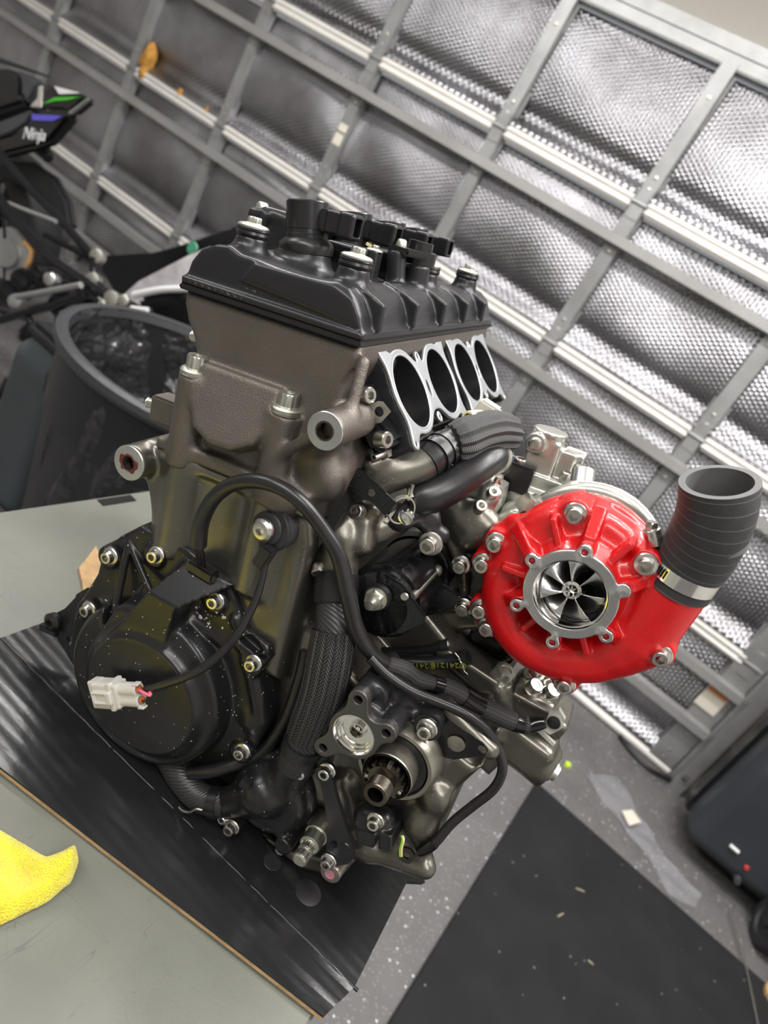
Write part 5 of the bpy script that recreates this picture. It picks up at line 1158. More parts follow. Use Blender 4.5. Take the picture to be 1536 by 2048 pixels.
for k in range(6):                                                                     # small ribs between the ears
    a = (EAR[k]-SCC).normalized(); b = (EAR[(k+1) % 6]-SCC).normalized(); d = (a+b).normalized()
    if k == 2: continue
    v.add(d_polyf(SCC, d, (0, 1, 0), d.cross(Vector((0, 1, 0))), [(0.038, 0.010), (0.058, 0.014), (0.060, 0.05), (0.038, 0.05)], -0.0028, 0.0028, 0.001), k=0.002)
RB = [(1151, 1027), (993, 1085), (967, 1126), (962, 1217), (976, 1252), (1130, 1366), (1321, 1309), (1292, 1128)]
RY = [-0.074, -0.068, -0.064, -0.062, -0.064, -0.070, -0.080, -0.084]
for q, y_ in zip(RB, RY):
    p = P(*q, y_); v.add(d_cyl(p, p+Vector((0, 0.028, 0)), 0.0108, 0.0115, 0.001), d_cap(p+Vector((0, 0.018, 0)), p+(Vector((SCC.x, p.y+0.018, SCC.z))-p)*0.3, 0.009), k=0.005)
v.add(d_polyf((0, -0.05, 0), (1, 0, 0), (0, 0, 1), (0, -1, 0), [(q.x, q.z) for q in (P(1122, 995, -0.055), P(1165, 985, -0.055), P(1168, 1015, -0.055), P(1122, 1020, -0.055))], -0.01, 0.008, 0.002), k=0.002)
v.add(d_cap(P(1185, 1022, -0.05), P(1270, 1075, -0.05), 0.010), d_cap(P(1030, 1050, -0.05), P(1010, 1075, -0.05), 0.010), k=0.006)
v.cut(d_cyl(sc(-0.12), sc(-0.03), 0.0285, None, 0.0002), k=0.0008)
vol = part('supercharger_housing', v.mesh('supercharger_housing'), 'red', None, 'glossy red supercharger volute')
for q, y_ in zip(RB, RY): bolt(vol, P(*q, y_)+VW*0.0002, 0.0092)
# machined inlet ring with six ears
v = Vox((SCC.x-0.050, -0.1025, SCC.z-0.050), (SCC.x+0.050, -0.0945, SCC.z+0.050), 0.0008)
v.add(d_cyl(sc(-0.0955), sc(-0.1010), 0.0364, None, 0.0006), k=0.002)
for e in EAR: v.add(d_cyl((e.x, -0.0955, e.z), (e.x, -0.1010, e.z), 0.0056, None, 0.0006), d_cap(Vector((e.x, -0.0982, e.z)), Vector((e.x, -0.0982, e.z))+(SCC-e)*0.15, 0.0028), k=0.003)
v.cut(d_cyl(sc(-0.12), sc(-0.08), 0.0282, None, 0.0001), k=0.0005)
for i, e in enumerate(EAR):
    if i != 2: v.cut(d_cyl((e.x, -0.11, e.z), (e.x, -0.08, e.z), 0.0025, None, 0.0001), k=0.0003)
rg = part('inlet_ring', v.mesh('inlet_ring'), 'alu', vol, 'machined aluminium inlet ring')
for i, e in enumerate(EAR):
    if i != 2: part('ear_hole', rings('ear_hole', [(0.0, 0.0025), (-0.001, 0.0022), (-0.002, 0.0025), (-0.003, 0.0022), (-0.006, 0.0022)], 20, Vector((e.x, -0.1008, e.z)), VW, cap0=False), 'chrome', vol)
part('inlet_bore', rings('inlet_bore', [(0, 0.0283), (0.002, 0.0278), (0.0025, 0.0268), (0.008, 0.0265), (0.010, 0.0255), (0.030, 0.0262), (0.045, 0.0275)], 72, sc(-0.1008), (0, 1, 0), cap0=False, cap1=False, angle=18), 'chrome', vol)
part('inlet_floor', rings('inlet_floor', [(0, 0.030), (0.001, 0.0)], 48, sc(-0.062), VW, cap0=False, cap1=False), 'alu', vol)
# impeller: hub with nose cone, six full and six splitter blades
imp = part('impeller', rings('impeller', [(0.0, 0.0), (0.004, 0.0022), (0.007, 0.0046), (0.009, 0.0050), (0.0095, 0.0074), (0.018, 0.0082), (0.028, 0.011), (0.036, 0.017), (0.040, 0.026)], 48, sc(-0.0995), (0, 1, 0), cap0=False, cap1=False, angle=30), 'chrome', vol, 'bright turbine-like impeller')
part('nose_nut', rings('nose_nut', [(0, 0.0), (0.0055, 0.0022), (0.006, 0.0030)], 6, sc(-0.1040), (0, 1, 0), cap0=False, cap1=False, smooth=False), 'chrome', vol)
for k in range(7):
    full = True; V_ = []; a0 = 2*math.pi*k/7+0.35
    y0 = -0.0925 if full else -0.080; n = 10
    for i in range(n+1):
        t = i/n; y_ = y0+t*(-0.060-y0); ax_ = (y_+0.0925)/0.0325
        hub = 0.0070
        tip = 0.0254
        for j in range(7):
            q_ = j/6; r = hub+(tip-hub)*q_; a = a0-(0.55+1.5*q_)*ax_**0.8+0.12*q_
            V_.append((SCC.x+r*math.cos(a), y_, SCC.z+r*math.sin(a)))
    Fc = [(i*7+j, i*7+j+1, (i+1)*7+j+1, (i+1)*7+j) for i in range(n) for j in range(6)]
    o = part('blade', meshv('blade', V_, Fc, True), 'alu', imp); md = o.modifiers.new('thick', 'SOLIDIFY'); md.thickness = 0.0007; md.offset = 0
# silicone elbow and its clamp
hp = [P(1352, 1168, -0.062), P(1372, 1138, -0.064), P(1400, 1098, -0.070), P(1424, 1050, -0.078), P(1436, 1005, -0.084), P(1439, 963, -0.088)]
ha = (hp[1]-hp[0]).normalized()
sh_ = part('silicone_elbow', tube('silicone_elbow', hp, [0.0272, 0.0272, 0.0272, 0.0270, 0.0268, 0.0266], 56, 12, inner=(0.0046, 0.05), ), 'wrapped', None, 'matt black silicone hose elbow')
cb = band(sh_, P(1371, 1139, -0.064), ha, 0.0274, 0.0115, 'chrome', 'worm_clamp', 0.0008)
cs = P(1306, 1072, -0.070)
part('worm_housing', rings('worm_housing', [(0, 0.005), (0.001, 0.0068), (0.013, 0.0068), (0.014, 0.005)], 24, P(1311, 1090, -0.070), P(1303, 1060, -0.071)-P(1311, 1090, -0.070)), 'steel', cb)
part('worm_screw', rings('worm_screw', [(0, 0.0050, 'hex'), (0.005, 0.0050, 'hex'), (0.006, 0.004)], 24, P(1302, 1058, -0.071), UU+Vector((-0.2, 0, 0))), 'steel', cb)
xa, ya, za = frame(ha)
for k in range(7):
    a = math.radians(196+k*6.0); d = None
cd = (cs-P(1371, 1139, -0.064)); cd = (cd-ha*cd.dot(ha)).normalized(); ce = ha.cross(cd)
sgn = 1 if ce.dot(VW) > 0 else -1
for k in range(8):
    a = 0.33+0.085*k; d = cd*math.cos(a)+ce*(sgn*math.sin(a)); t = -cd*math.sin(a)+ce*(sgn*math.cos(a))
    part('band_slot', boxm('band_slot', P(1371, 1139, -0.064)+d*0.0282, (0.0003, 0.0007, 0.0036), Matrix(np.array([d, t, ha]).T.tolist())), 'hole', cb)
# ============ gear housing behind the supercharger (light alloy) with fittings
v = Vox((0.03, -0.045, 0.225), (0.27, 0.125, 0.47), 0.002)
v.add(d_cyl(sc(-0.034), sc(0.02), 0.058, 0.059, 0.004), d_cyl(sc(0.0), sc(0.05), 0.058, 0.050, 0.01), k=0.006)
v.add(d_poly([(0.04, 0.24), (0.05, 0.33), (0.075, 0.372), (0.11, 0.385), (0.15, 0.36), (0.16, 0.24)], -0.028, 0.10, 0.006), k=0.008)
v.add(d_tor(sc(-0.012), (0, 1, 0), 0.061, 0.0055), d_tor(sc(0.002), (0, 1, 0), 0.0615, 0.0045), k=0.003)
v.add(d_cap(P(1075, 1060, -0.02), P(1035, 1035, 0.0), 0.0165), d_cyl(P(1150, 1010, 0.0), P(1160, 975, 0.01), 0.0115), k=0.006)
gh = part('gear_housing', v.mesh('gear_housing'), 'castl', None, 'light alloy supercharger gear housing')
part('pipe_stub', rings('pipe_stub', [(0, 0.0105), (0.028, 0.0105), (0.029, 0.0095), (0.029, 0.0085), (0.02, 0.008)], 32, P(1158, 1000, 0.0), P(1163, 968, 0.01)-P(1158, 1000, 0.0)), 'alu', gh)
part('plug_nut', rings('plug_nut', [(0, 0.015), (0.012, 0.015), (0.014, 0.012, 'hex'), (0.02, 0.012, 'hex')], 30, P(1076, 1030, -0.01), P(1040, 1005, -0.02)-P(1076, 1030, -0.01)), 'pot', gh)
# wall between starter and supercharger: cast lumps, ribs and the bolted black plate
v = Vox((0.0, -0.062, 0.215), (0.125, 0.10, 0.42), 0.0018)
v.add(d_poly(XZ([(880, 1040), (940, 1000), (985, 1020), (965, 1100), (960, 1260), (880, 1270), (840, 1200), (850, 1120)], -0.035), -0.035, 0.09, 0.006), k=0.006)
for a, b, r in (((880, 1215), (925, 1135), 0.004), ((930, 1120), (928, 1215), 0.0045), ((878, 1210), (930, 1218), 0.004), ((890, 1045), (930, 1130), 0.008), ((950, 1020), (935, 1075), 0.011), ((905, 1000), (960, 1060), 0.012), ((870, 1000), (910, 1020), 0.010), ((985, 1090), (960, 1060), 0.009)):
    v.add(d_cap(P(*a, -0.038), P(*b, -0.038), r), k=0.006)
for q, r in (((945, 1062), 0.016), ((915, 1040), 0.014), ((975, 1050), 0.013), ((885, 1010), 0.013)): v.add(d_sph(P(*q, -0.036), r), k=0.008)
mid = part('gear_tower', v.mesh('gear_tower'), 'cast2', None, 'cast tower between starter and supercharger')
bp_ = part('tie_plate', prism('tie_plate', [P(a, b, -0.048) for a, b in ((928, 1108), (978, 1108), (985, 1130), (980, 1230), (960, 1238), (918, 1228), (916, 1200), (940, 1190), (942, 1145), (918, 1140))], (0, 1, 0), 0.005, 0.001), 'gloss')
for q in ((923, 1129), (928, 1214)): bolt(bp_, P(*q, -0.050), 0.0088)
part('tie_bar', prism('tie_bar', [P(a, b, -0.045) for a, b in ((868, 1175), (880, 1165), (915, 1200), (925, 1215), (915, 1222), (862, 1195))], (0, 1, 0), 0.005, 0.001), 'gloss')
# alloy outlet piece at the end of the elbow hose
v = Vox((0.02, -0.055, 0.32), (0.10, 0.05, 0.44), 0.0014)
v.add(d_cap(P(990, 925, -0.01), P(965, 990, -0.02), 0.011, 0.014), d_poly(XZ([(920, 1000), (955, 960), (1000, 985), (990, 1030), (962, 1042), (930, 1020)], -0.03), -0.036, 0.01, 0.003), d_cyl(P(983, 988, -0.035), P(983, 988, -0.0), 0.008), d_cyl(P(958, 1022, -0.04), P(958, 1022, 0.0), 0.0095), k=0.006)
co = part('coolant_outlet', v.mesh('coolant_outlet'), 'castl', None, 'light alloy coolant outlet')
bolt(co, P(957, 1018, -0.046), 0.0072, 'capb', (0.1, -0.6, 0.75)); bolt(co, P(982, 990, -0.038), 0.0068, 'capb', (0.1, -0.6, 0.75)); bolt(co, P(990, 960, -0.02), 0.0055, 'capb', (0.6, -0.6, 0.3))
# oil control valve block standing behind
v = Vox((0.03, 0.0, 0.33), (0.16, 0.12, 0.47), 0.0016)
TB = P(1080, 985, 0.045)
upd = (P(1084, 880, 0.045)-P(1080, 990, 0.045)).normalized()
oc = P(1080, 925, 0.045); OV = lambda w, y, u: oc+WW*(w/1000)+UU*(u/1000)+Vector((0, y/1000, 0))
v.add(d_box(OV(0, 0, -4), (0.0150, 0.0140, 0.030), RH, 0.003), d_cyl(OV(0, 0, 10), OV(0, 0, 28), 0.0155, None, 0.002), d_cyl(OV(0, 0, 28), OV(0, 0, 33), 0.0165, None, 0.001), d_box(OV(4, 0, -18), (0.034, 0.017, 0.0105), RH, 0.002), d_box(OV(20, 2, 2), (0.011, 0.009, 0.018), RH, 0.003), d_cyl(OV(18, 2, 16), OV(38, 2, 16), 0.0075), d_cyl(OV(-8, -18, 20), OV(-8, 0, 20), 0.0098), k=0.0018)
v.add(d_box(OV(6, 4, -38), (0.034, 0.028, 0.016), RH, 0.006), d_cap(OV(-10, -12, -36), OV(10, -22, -52), 0.014), k=0.005)
ov = part('oil_valve', v.mesh('oil_valve'), 'castl', None, 'light alloy solenoid valve block')
bolt(ov, OV(-8, -18, 20), 0.0062, 'button'); bolt(ov, OV(28, -6, -8), 0.0085, 'capb', UU)
bb = part('valve_bracket', boxm('valve_bracket', P(1034, 952, 0.03), (0.015, 0.012, 0.014), Matrix(RH.tolist()), 0.002), 'plastic'); bolt(bb, P(1036, 936, 0.03), 0.0082, 'capb', UU)
part('black_shield', prism('black_shield', [P(a, b, 0.06) for a, b in ((985, 960), (1030, 942), (1075, 960), (1060, 1060), (1000, 1060))], (0, 1, 0), 0.03, 0.004), 'black')
# lower rear: mounting plate with bolts, clip, pump under the volute
v = Vox((0.10, -0.07, 0.205), (0.245, 0.06, 0.30), 0.0016)
v.add(d_poly(XZ([(1008, 1395), (1030, 1380), (1105, 1420), (1108, 1445), (1090, 1455), (1010, 1440)], -0.045), -0.050, -0.035, 0.003), d_box(P(1080, 1405, -0.02), (0.030, 0.025, 0.010), None, 0.005), d_cyl(P(1066, 1392, -0.03), P(1066, 1372, -0.03), 0.012), d_cyl(P(1098, 1402, -0.028), P(1098, 1385, -0.028), 0.010), k=0.005)
v.add(d_cyl(P(1075, 1375, -0.01), P(1076, 1345, -0.01), 0.014), d_sph(P(1098, 1370, -0.005), 0.014), k=0.006)
rp = part('rear_bracket', v.mesh('rear_bracket'), 'cast2', None, 'gunmetal rear bracket under the supercharger')
bolt(rp, P(1063, 1378, -0.035), 0.0085, 'hexb', (0.1, -0.3, 1)); bolt(rp, P(1097, 1388, -0.03), 0.0085, 'hexb', (0.1, -0.3, 1)); bolt(rp, P(1072, 1345, -0.02), 0.0085, 'socket', (0, -0.5, 0.9))
clipm = mat('clear_nylon', lin(190, 188, 180), 0.0, 0.3); clipm.node_tree.nodes['Principled BSDF'].inputs['Alpha'].default_value = 0.55; cpp = P(1110, 1445, -0.058)
cpn = part('loom_clip', prism('loom_clip', [P(a, b, -0.056) for a, b in ((1085, 1460), (1098, 1425), (1118, 1420), (1130, 1440), (1124, 1458), (1100, 1470))], (0, 1, 0), 0.006, 0.0015, holes=[circle(P(1108, 1444, -0.056), 0.0058, VW, 20)]), clipm, loom, 'clear nylon loom clip')
part('clip_grommet', rings('clip_grommet', [(0, 0.0058), (0.002, 0.006), (0.003, 0.003)], 24, P(1108, 1444, -0.056), VW), 'rubber', loom)
part('clip_ladder', boxm('clip_ladder', P(1085, 1466, -0.058), (0.014, 0.002, 0.0015), Matrix.Rotation(math.radians(8), 3, 'Y')), clipm, loom)
part('cream_plug', tube('cream_plug', [P(935, 838, -0.03), P(952, 838, -0.02), P(960, 838, -0.015)], [0.007, 0.008, 0.008], 20, 4, inner=(0.002, 0.006)), 'cream')
part('injector_plug', boxm('injector_plug', P(975, 822, 0.0), (0.010, 0.008, 0.008), None, 0.002), 'greyplug')
# black oil filter body tucked under the volute
part('oil_filter', rings('oil_filter', [(0, 0.020), (0.002, 0.024), (0.05, 0.024)], 40, P(985, 1290, -0.03), (0, 1, 0)), 'gloss')
# ------------------------------------------------------------------ surroundings
def _wr(px, py): return DW @ np.array([(px-CX)/F_PX, (py-CY)/F_PX, 1.0])
def WY(px, py, y): d = _wr(px, py); d = d*y/d[1]; return Vector((d[0], d[1], d[2]+CAM_H))
def WZ(px, py, z=0.0): d = _wr(px, py); d = d*(z-CAM_H)/d[2]; return Vector((d[0], d[1], z))
def at0(o_pts, o): return [Vector(p)-o for p in o_pts]
# yellow cloth: a soft folded sheet with a turned-up corner
def towel():
    q_ = [(-120, 1612), (-40, 1648), (0, 1667), (50, 1694), (88, 1721), (112, 1716), (132, 1706), (147, 1714), (152, 1742), (140, 1776), (95, 1812), (40, 1838), (0, 1858)]
    base = [(WZ(a, b, TZ).x, WZ(a, b, TZ).y) for a, b in q_]+[(-0.27, 0.14), (-0.42, 0.12), (-0.42, 0.28)]
    pts = np.array(base); f2 = poly2d(pts); lo = pts.min(0)-0.01; hi = pts.max(0)+0.01; tp = WZ(146, 1735, TZ)
    v = Vox((lo[0], lo[1], TZ-0.004), (hi[0], hi[1], TZ+0.045), 0.0016)
    def fn(X, Y, Z):
        d = f2(X, Y); e = np.exp(-((X-tp.x)**2+(Y-tp.y)**2)/(2*0.020**2))
        hgt = 0.012+0.003*np.sin(X*60+Y*35)+0.002*np.sin(Y*110-X*40)+0.013*e
        hgt = hgt*np.clip(-d/0.010, 0, 1)**0.5
        return np.maximum(d+0.001, np.maximum(Z-(TZ+0.0008+hgt), (TZ+0.0008+0.5*0.013*e)-Z)).astype(np.float32)
    v.op((fn, np.array([lo[0], lo[1], TZ-0.004]), np.array([hi[0], hi[1], TZ+0.045])), 0.001)
    o = mkobj('microfibre_towel', v.mesh('microfibre_towel'), M['towel']); tag(o, 'bright yellow microfibre towel lying on the bench', 'towel')
towel()
scrap = mkobj('brown_card_scrap', prism('brown_card_scrap', [WZ(a, b, TZ+0.0006) for a, b in ((156, 1140), (174, 1118), (190, 1096), (200, 1120), (204, 1152), (185, 1196), (166, 1206), (163, 1170))], (0, 0, 1), 0.004), M['kraft'])
tag(scrap, 'torn brown cardboard scrap behind the engine cover', 'cardboard')
# rubber mat and floor litter
fm = mkobj('rubber_floor_mat', prism('rubber_floor_mat', [(0.175, 0.1, 0.0005), (1.45, 0.1, 0.0005), (1.45, 2.045, 0.0005), (0.18, 2.025, 0.0005)], (0, 0, 1), 0.012, 0.003), M['mat']); tag(fm, 'large black rubber mat on the garage floor', 'mat')
lime = mkobj('lime_cap', rings('lime_cap', [(0.0005, 0.011), (0.012, 0.011), (0.016, 0.007)], 18, WZ(1133, 1532)), M['lime']); tag(lime, 'tiny lime green cap lying on the floor', 'cap')
fp = [(1172, 1552), (1232, 1550), (1262, 1600), (1300, 1665), (1345, 1735), (1402, 1792), (1388, 1816), (1335, 1790), (1296, 1715), (1250, 1660), (1205, 1605)]
fb = bmesh.new(); vs = [fb.verts.new(WZ(a, b, 0.004)) for a, b in fp]; fb.faces.new(vs)
bmesh.ops.triangulate(fb, faces=fb.faces); bmesh.ops.subdivide_edges(fb, edges=fb.edges, cuts=6, use_grid_fill=True)
for vtx in fb.verts: vtx.co.z += 0.003*math.sin(vtx.co.x*60)+0.003*math.sin(vtx.co.y*75+1)+0.002
film = mkobj('plastic_sleeve', bmmesh('plastic_sleeve', fb, True), M['film']); film.modifiers.new('t', 'SOLIDIFY').thickness = 0.002
tag(film, 'crumpled clear plastic sleeve with a white label on the floor', 'plastic bag')
lq = [WZ(a, b, 0.013) for a, b in ((1243, 1622), (1264, 1620), (1282, 1645), (1258, 1652))]
mkobj('paper_label', prism('paper_label', lq, (0, 0, 1), 0.002), M['sticker'], film)
for i, (a, b, L, r, lab) in enumerate(((1160, 1780, 0.03, 0.6, 'pale splinter on the mat, nearest to the plastic sleeve'), (1121, 1830, 0.03, 1.2, 'pale splinter on the mat, just in front of the longest one'), (1181, 1925, 0.016, 0.2, 'short white chip near the front of the mat'))):
    p = WZ(a, b, 0.0135); d = Vector((math.cos(r), math.sin(r), 0))
    o = mkobj('wood_splinter', tube('wood_splinter', [p-d*L/2+Vector((0, 0, 0.001)), p+d*L/2], [0.0016, 0.0026, 0.0012], 6, 3), M['splinter']); tag(o, lab, 'splinter', 'splinters on the rubber mat')
rod = mkobj('thin_metal_rod', tube('thin_metal_rod', [WZ(1462, 1820, 0.02), WZ(1490, 1925, 0.016), WZ(1521, 2075, 0.016)], 0.0028, 8, 4), M['zinc']); tag(rod, 'thin silver rod lying across the mat corner', 'rod')
kr = mkobj('kraft_scrap', prism('kraft_scrap', [WZ(a, b, 0.001) for a, b in ((1520, 1975), (1560, 1950), (1620, 1990), (1560, 2030), (1524, 2000))], (0, 0, 1), 0.03, 0.008), M['kraft']); tag(kr, 'tan packing scrap at the mat edge', 'packing scrap')  # a piece of brown kraft card
# rolling case
cs_ = empty('rolling_case', (0.95, 2.42, 0)); tag(cs_, 'large dark slate plastic case on wheels beside the door', 'case')
co_ = Vector((0.95, 2.42, 0))
v = Vox((0.58, 2.22, 0.01), (1.40, 2.62, 1.02), 0.008)
v.add(d_box((0.98, 2.42, 0.53), (0.36, 0.15, 0.47), None, 0.045), d_box((0.96, 2.31, 0.26), (0.30, 0.05, 0.17), None, 0.02), k=0.02)
v.cut(d_box((0.60, 2.42, 0.03), (0.12, 0.4, 0.06), np.array(Matrix.Rotation(math.radians(40), 3, 'Y')), 0.01), k=0.01)
bo = mkobj('case_body', v.mesh('case_body'), M['case'], cs_); bo.data.transform(Matrix.Translation(-co_))
def crel(name, me, m, parent=cs_):
    me.transform(Matrix.Translation(-co_)); return mkobj(name, me, m, parent)
crel('case_latch', tube('case_latch', [WY(1460, 1690, 2.255), WY(1477, 1705, 2.255)], 0.006, 8, 2), M['decal_and_highlight'])
crel('indicator', rings('indicator', [(0, 0.008), (0.006, 0.006)], 14, WY(1493, 1735, 2.258), (0, -1, 0)), M['ledred'])
crel('knob', rings('knob', [(0, 0.012), (0.02, 0.009)], 16, WY(1475, 1757, 2.258), (0, -1, 0)), M['fairgrey'])
crel('side_rib', boxm('side_rib', (0.622, 2.45, 0.5), (0.015, 0.05, 0.42), None, 0.008), M['plastic'])
wc = Vector((0.945, 2.195, 0.082))
crel('wheel', rings('wheel', [(-0.03, 0.05), (-0.03, 0.074), (-0.024, 0.081), (0.024, 0.081), (0.03, 0.074), (0.03, 0.055), (0.022, 0.05), (0.022, 0.02), (0.03, 0.018)], 40, wc, (-1, -0.25, 0)), M['tyre'])
for k in range(30):
    a = 2*math.pi*k/30; xw, yw, zw = frame((-1, -0.25, 0)); d = xw*math.cos(a)+yw*math.sin(a); t = zw.cross(d)
    crel('tread_rib', boxm('tread_rib', wc+d*0.082, (0.002, 0.0035, 0.022), Matrix(np.array([d, t, zw]).T.tolist())), M['tyre'])
crel('axle', rings('axle', [(0, 0.012), (0.34, 0.012)], 14, wc+Vector((0.0, 0.0, 0)), (1, 0.25, 0)), M['galv'])
crel('axle_bracket', boxm('axle_bracket', (1.03, 2.235, 0.11), (0.02, 0.06, 0.05), None, 0.006), M['plastic'])
for x in (0.74, 1.28): crel('foot', boxm('foot', (x, 2.50, 0.035), (0.03, 0.04, 0.035), None, 0.008), M['plastic'])
cb_ = mkobj('black_power_cable', tube('black_power_cable', [WZ(1240, 1472, 0.012), WZ(1262, 1502, 0.012), WZ(1300, 1538, 0.012), WZ(1335, 1556, 0.014), WZ(1352, 1562, 0.014), WY(1372, 1556, 2.60)], 0.009, 10, 8), M['rubber']); tag(cb_, 'black power cable along the foot of the door', 'cable')
# black bin with liner
BC = Vector((-1.0, 1.27, 0)); bn = empty('waste_bin', BC); tag(bn, 'round black waste bin with a black liner', 'bin')
mkobj('bin_body', rings('bin_body', [(0.0, 0.225), (0.01, 0.235), (0.30, 0.262), (0.52, 0.284), (0.53, 0.292), (0.66, 0.300), (0.675, 0.303), (0.68, 0.292), (0.4, 0.268), (0.03, 0.232)], 72), M['binm'], bn)
mkobj('bin_rim', rings('bin_rim', [(0.672, 0.292), (0.672, 0.312), (0.682, 0.318), (0.696, 0.316), (0.702, 0.305), (0.700, 0.292), (0.68, 0.286)], 72, cap0=False, cap1=False), mat('worn_rim_plastic', lin(54, 54, 57), 0, 0.42, bump=(60, 0.2, 0.003)), bn)
V_ = []; Fc = []; nr, na = 26, 90; rs = np.random.RandomState(2)
for i in range(nr+1):
    t = i/nr
    for k in range(na):
        a = 2*math.pi*k/na
        if t < 0.5: r = 0.291-0.03*(t/0.5); z = 0.698-0.30*(t/0.5)
        else: r = 0.261*(1-(t-0.5)/0.5); z = 0.398-0.04*math.sin((t-0.5)*math.pi)
        fold = 0.016*math.sin(11*a+3*math.sin(3*a)+t*6)+0.012*math.sin(23*a+t*14)+0.006*math.sin(5*a-t*20)
        wgt = min(1, t*5); r = max(r+fold*wgt, 0.002) if t < 0.97 else r; z += (0.035*math.sin(4*a+t*9)+0.022*math.sin(9*a+14*t))*wgt*min(1, (1-t)*4)+0.05*max(0, math.cos(a-1.1))*wgt*math.sin(math.pi*min(1, t))
        V_.append((r*math.cos(a), r*math.sin(a), z))
for i in range(nr):
    for k in range(na):
        k2 = (k+1) % na; Fc.append((i*na+k, (i+1)*na+k, (i+1)*na+k2, i*na+k2))
mkobj('bin_liner', meshv('bin_liner', V_, Fc, True), M['bag'], bn)
for s_ in (1, -1): mkobj('bin_handle', tube('bin_handle', [(-0.295*s_, -0.07, 0.60), (-0.335*s_, -0.05, 0.58), (-0.335*s_, 0.05, 0.58), (-0.295*s_, 0.07, 0.60)], 0.012, 10, 6), M['binm'], bn)
# slate bag behind the bin
sb_ = Vector((-1.46, 1.40, 0)); bgx = empty('slate_fabric_bag', sb_); tag(bgx, 'slate grey fabric bag standing between bin and motorcycle', 'bag')
v = Vox((-1.60, 1.16, 0.0), (-1.30, 1.68, 0.60), 0.006)
v.add(d_box((-1.45, 1.42, 0.24), (0.10, 0.20, 0.235), None, 0.04), d_box((-1.44, 1.40, 0.46), (0.07, 0.16, 0.06), None, 0.03), k=0.05)
v.cut((lambda X, Y, Z: Z-0.002+0*X+0*Y, np.array([-1.6, 1.1, -0.05]), np.array([-1.3, 1.7, 0.01])), k=0.004)
me = v.mesh('bag_body'); me.transform(Matrix.Translation(-sb_)); mkobj('bag_body', me, M['tarp'], bgx)
me = boxm('bag_lid', (-1.44, 1.40, 0.515), (0.085, 0.18, 0.022), None, 0.015); me.transform(Matrix.Translation(-sb_)); mkobj('bag_lid', me, M['binm'], bgx)
me = tube('strap', [Vector((-1.545, 1.24, 0.34)), Vector((-1.56, 1.22, 0.2)), Vector((-1.58, 1.20, 0.06)), Vector((-1.62, 1.16, 0.012)), Vector((-1.60, 1.10, 0.012)), Vector((-1.55, 1.14, 0.03)), Vector((-1.545, 1.22, 0.16))], 0.009, 8, 6); me.transform(Matrix.Translation(-sb_)); mkobj('strap', me, M['rubber'], bgx)
# small loose black brackets on the floor
def bracket(q, lab):
    p = WZ(*q, 0.0); o = empty('loose_footpeg', p); tag(o, lab, 'footpeg', 'loose black footpegs on the floor')
    mkobj('peg', tube('peg', [(-0.05, 0, 0.02), (0.02, 0.02, 0.02), (0.06, 0.05, 0.03)], [0.016, 0.02, 0.014], 12, 4), M['fairing'], o)
    mkobj('hanger', boxm('hanger', (0.03, -0.03, 0.03), (0.03, 0.02, 0.03), Matrix.Rotation(0.5, 3, 'Z'), 0.008), M['fairing'], o)
    mkobj('lever', tube('lever', [(0.03, 0.0, 0.03), (0.06, 0.08, 0.05), (0.05, 0.15, 0.07)], 0.008, 10, 4), M['frame'], o)
bracket((58, 678), 'black footpeg assembly on the floor under the motorcycle'); bracket((78, 792), 'black footpeg assembly on the floor beside the slate bag')
# ------------------------------------------------------------------ motorcycle tail, wheel and bare subframe
MY = 1.80; mo = Vector((-2.62, MY, 0)); bike = empty('sport_motorcycle', mo); tag(bike, 'partly stripped black sport motorcycle with green stripe, tail only in view', 'motorcycle')
def bpart(name, me, m, parent=None):
    me.transform(Matrix.Translation(-mo)); return mkobj(name, me, M[m] if isinstance(m, str) else m, parent or bike)
def slab(name, px, y, th, m, bev=0.012, parent=None): return bpart(name, prism(name, [WY(a, b, y) for a, b in px], (0, 1, 0), th, bev), m, parent)
tail = slab('tail_fairing', [(63, 225), (125, 222), (140, 227), (132, 239), (95, 283), (68, 293), (0, 310), (-60, 320), (-60, 290), (0, 272), (22, 266), (49, 252), (58, 232)], 1.74, 0.05, 'fairing')
slab('tail_upper', [(81, 168), (108, 171), (162, 188), (174, 196), (137, 227), (125, 222), (68, 220), (56, 210), (75, 178)], 1.75, 0.05, 'fairing')
slab('tail_stripe', [(85, 208), (108, 195), (162, 193), (135, 200), (110, 202)], 1.745, 0.006, 'green', 0)
slab('tail_highlight', [(108, 172), (161, 186), (118, 188)], 1.746, 0.006, 'decal_and_highlight', 0)
slab('tail_edge', [(174, 195), (176, 199), (139, 229), (135, 224)], 1.742, 0.012, 'galv', 0.002)
slab('tail_trim', [(76, 172), (84, 170), (82, 215), (58, 212), (74, 195)], 1.744, 0.02, 'chrome', 0.003)
slab('rear_cowl', [(25, 137), (63, 151), (75, 166), (56, 208), (39, 188), (41, 161)], 1.76, 0.05, 'fairgrey')
slab('pillion_seat', [(-60, 140), (5, 134), (28, 140), (42, 165), (40, 190), (50, 206), (0, 222), (-60, 235)], 1.77, 0.10, 'tyre', 0.03)
slab('side_panel', [(-60, 262), (0, 242), (58, 220), (63, 223), (51, 245), (22, 264), (0, 272), (-60, 290)], 1.735, 0.02, 'fairgrey', 0.004)
slab('violet_stripe', [(63, 228), (96, 230), (125, 232), (105, 242), (64, 240)], 1.735, 0.006, 'purple', 0)
slab('grab_strap', [(-40, 100), (10, 118), (84, 146), (86, 150), (10, 126), (-40, 112)], 1.80, 0.03, 'rubber', 0.004)
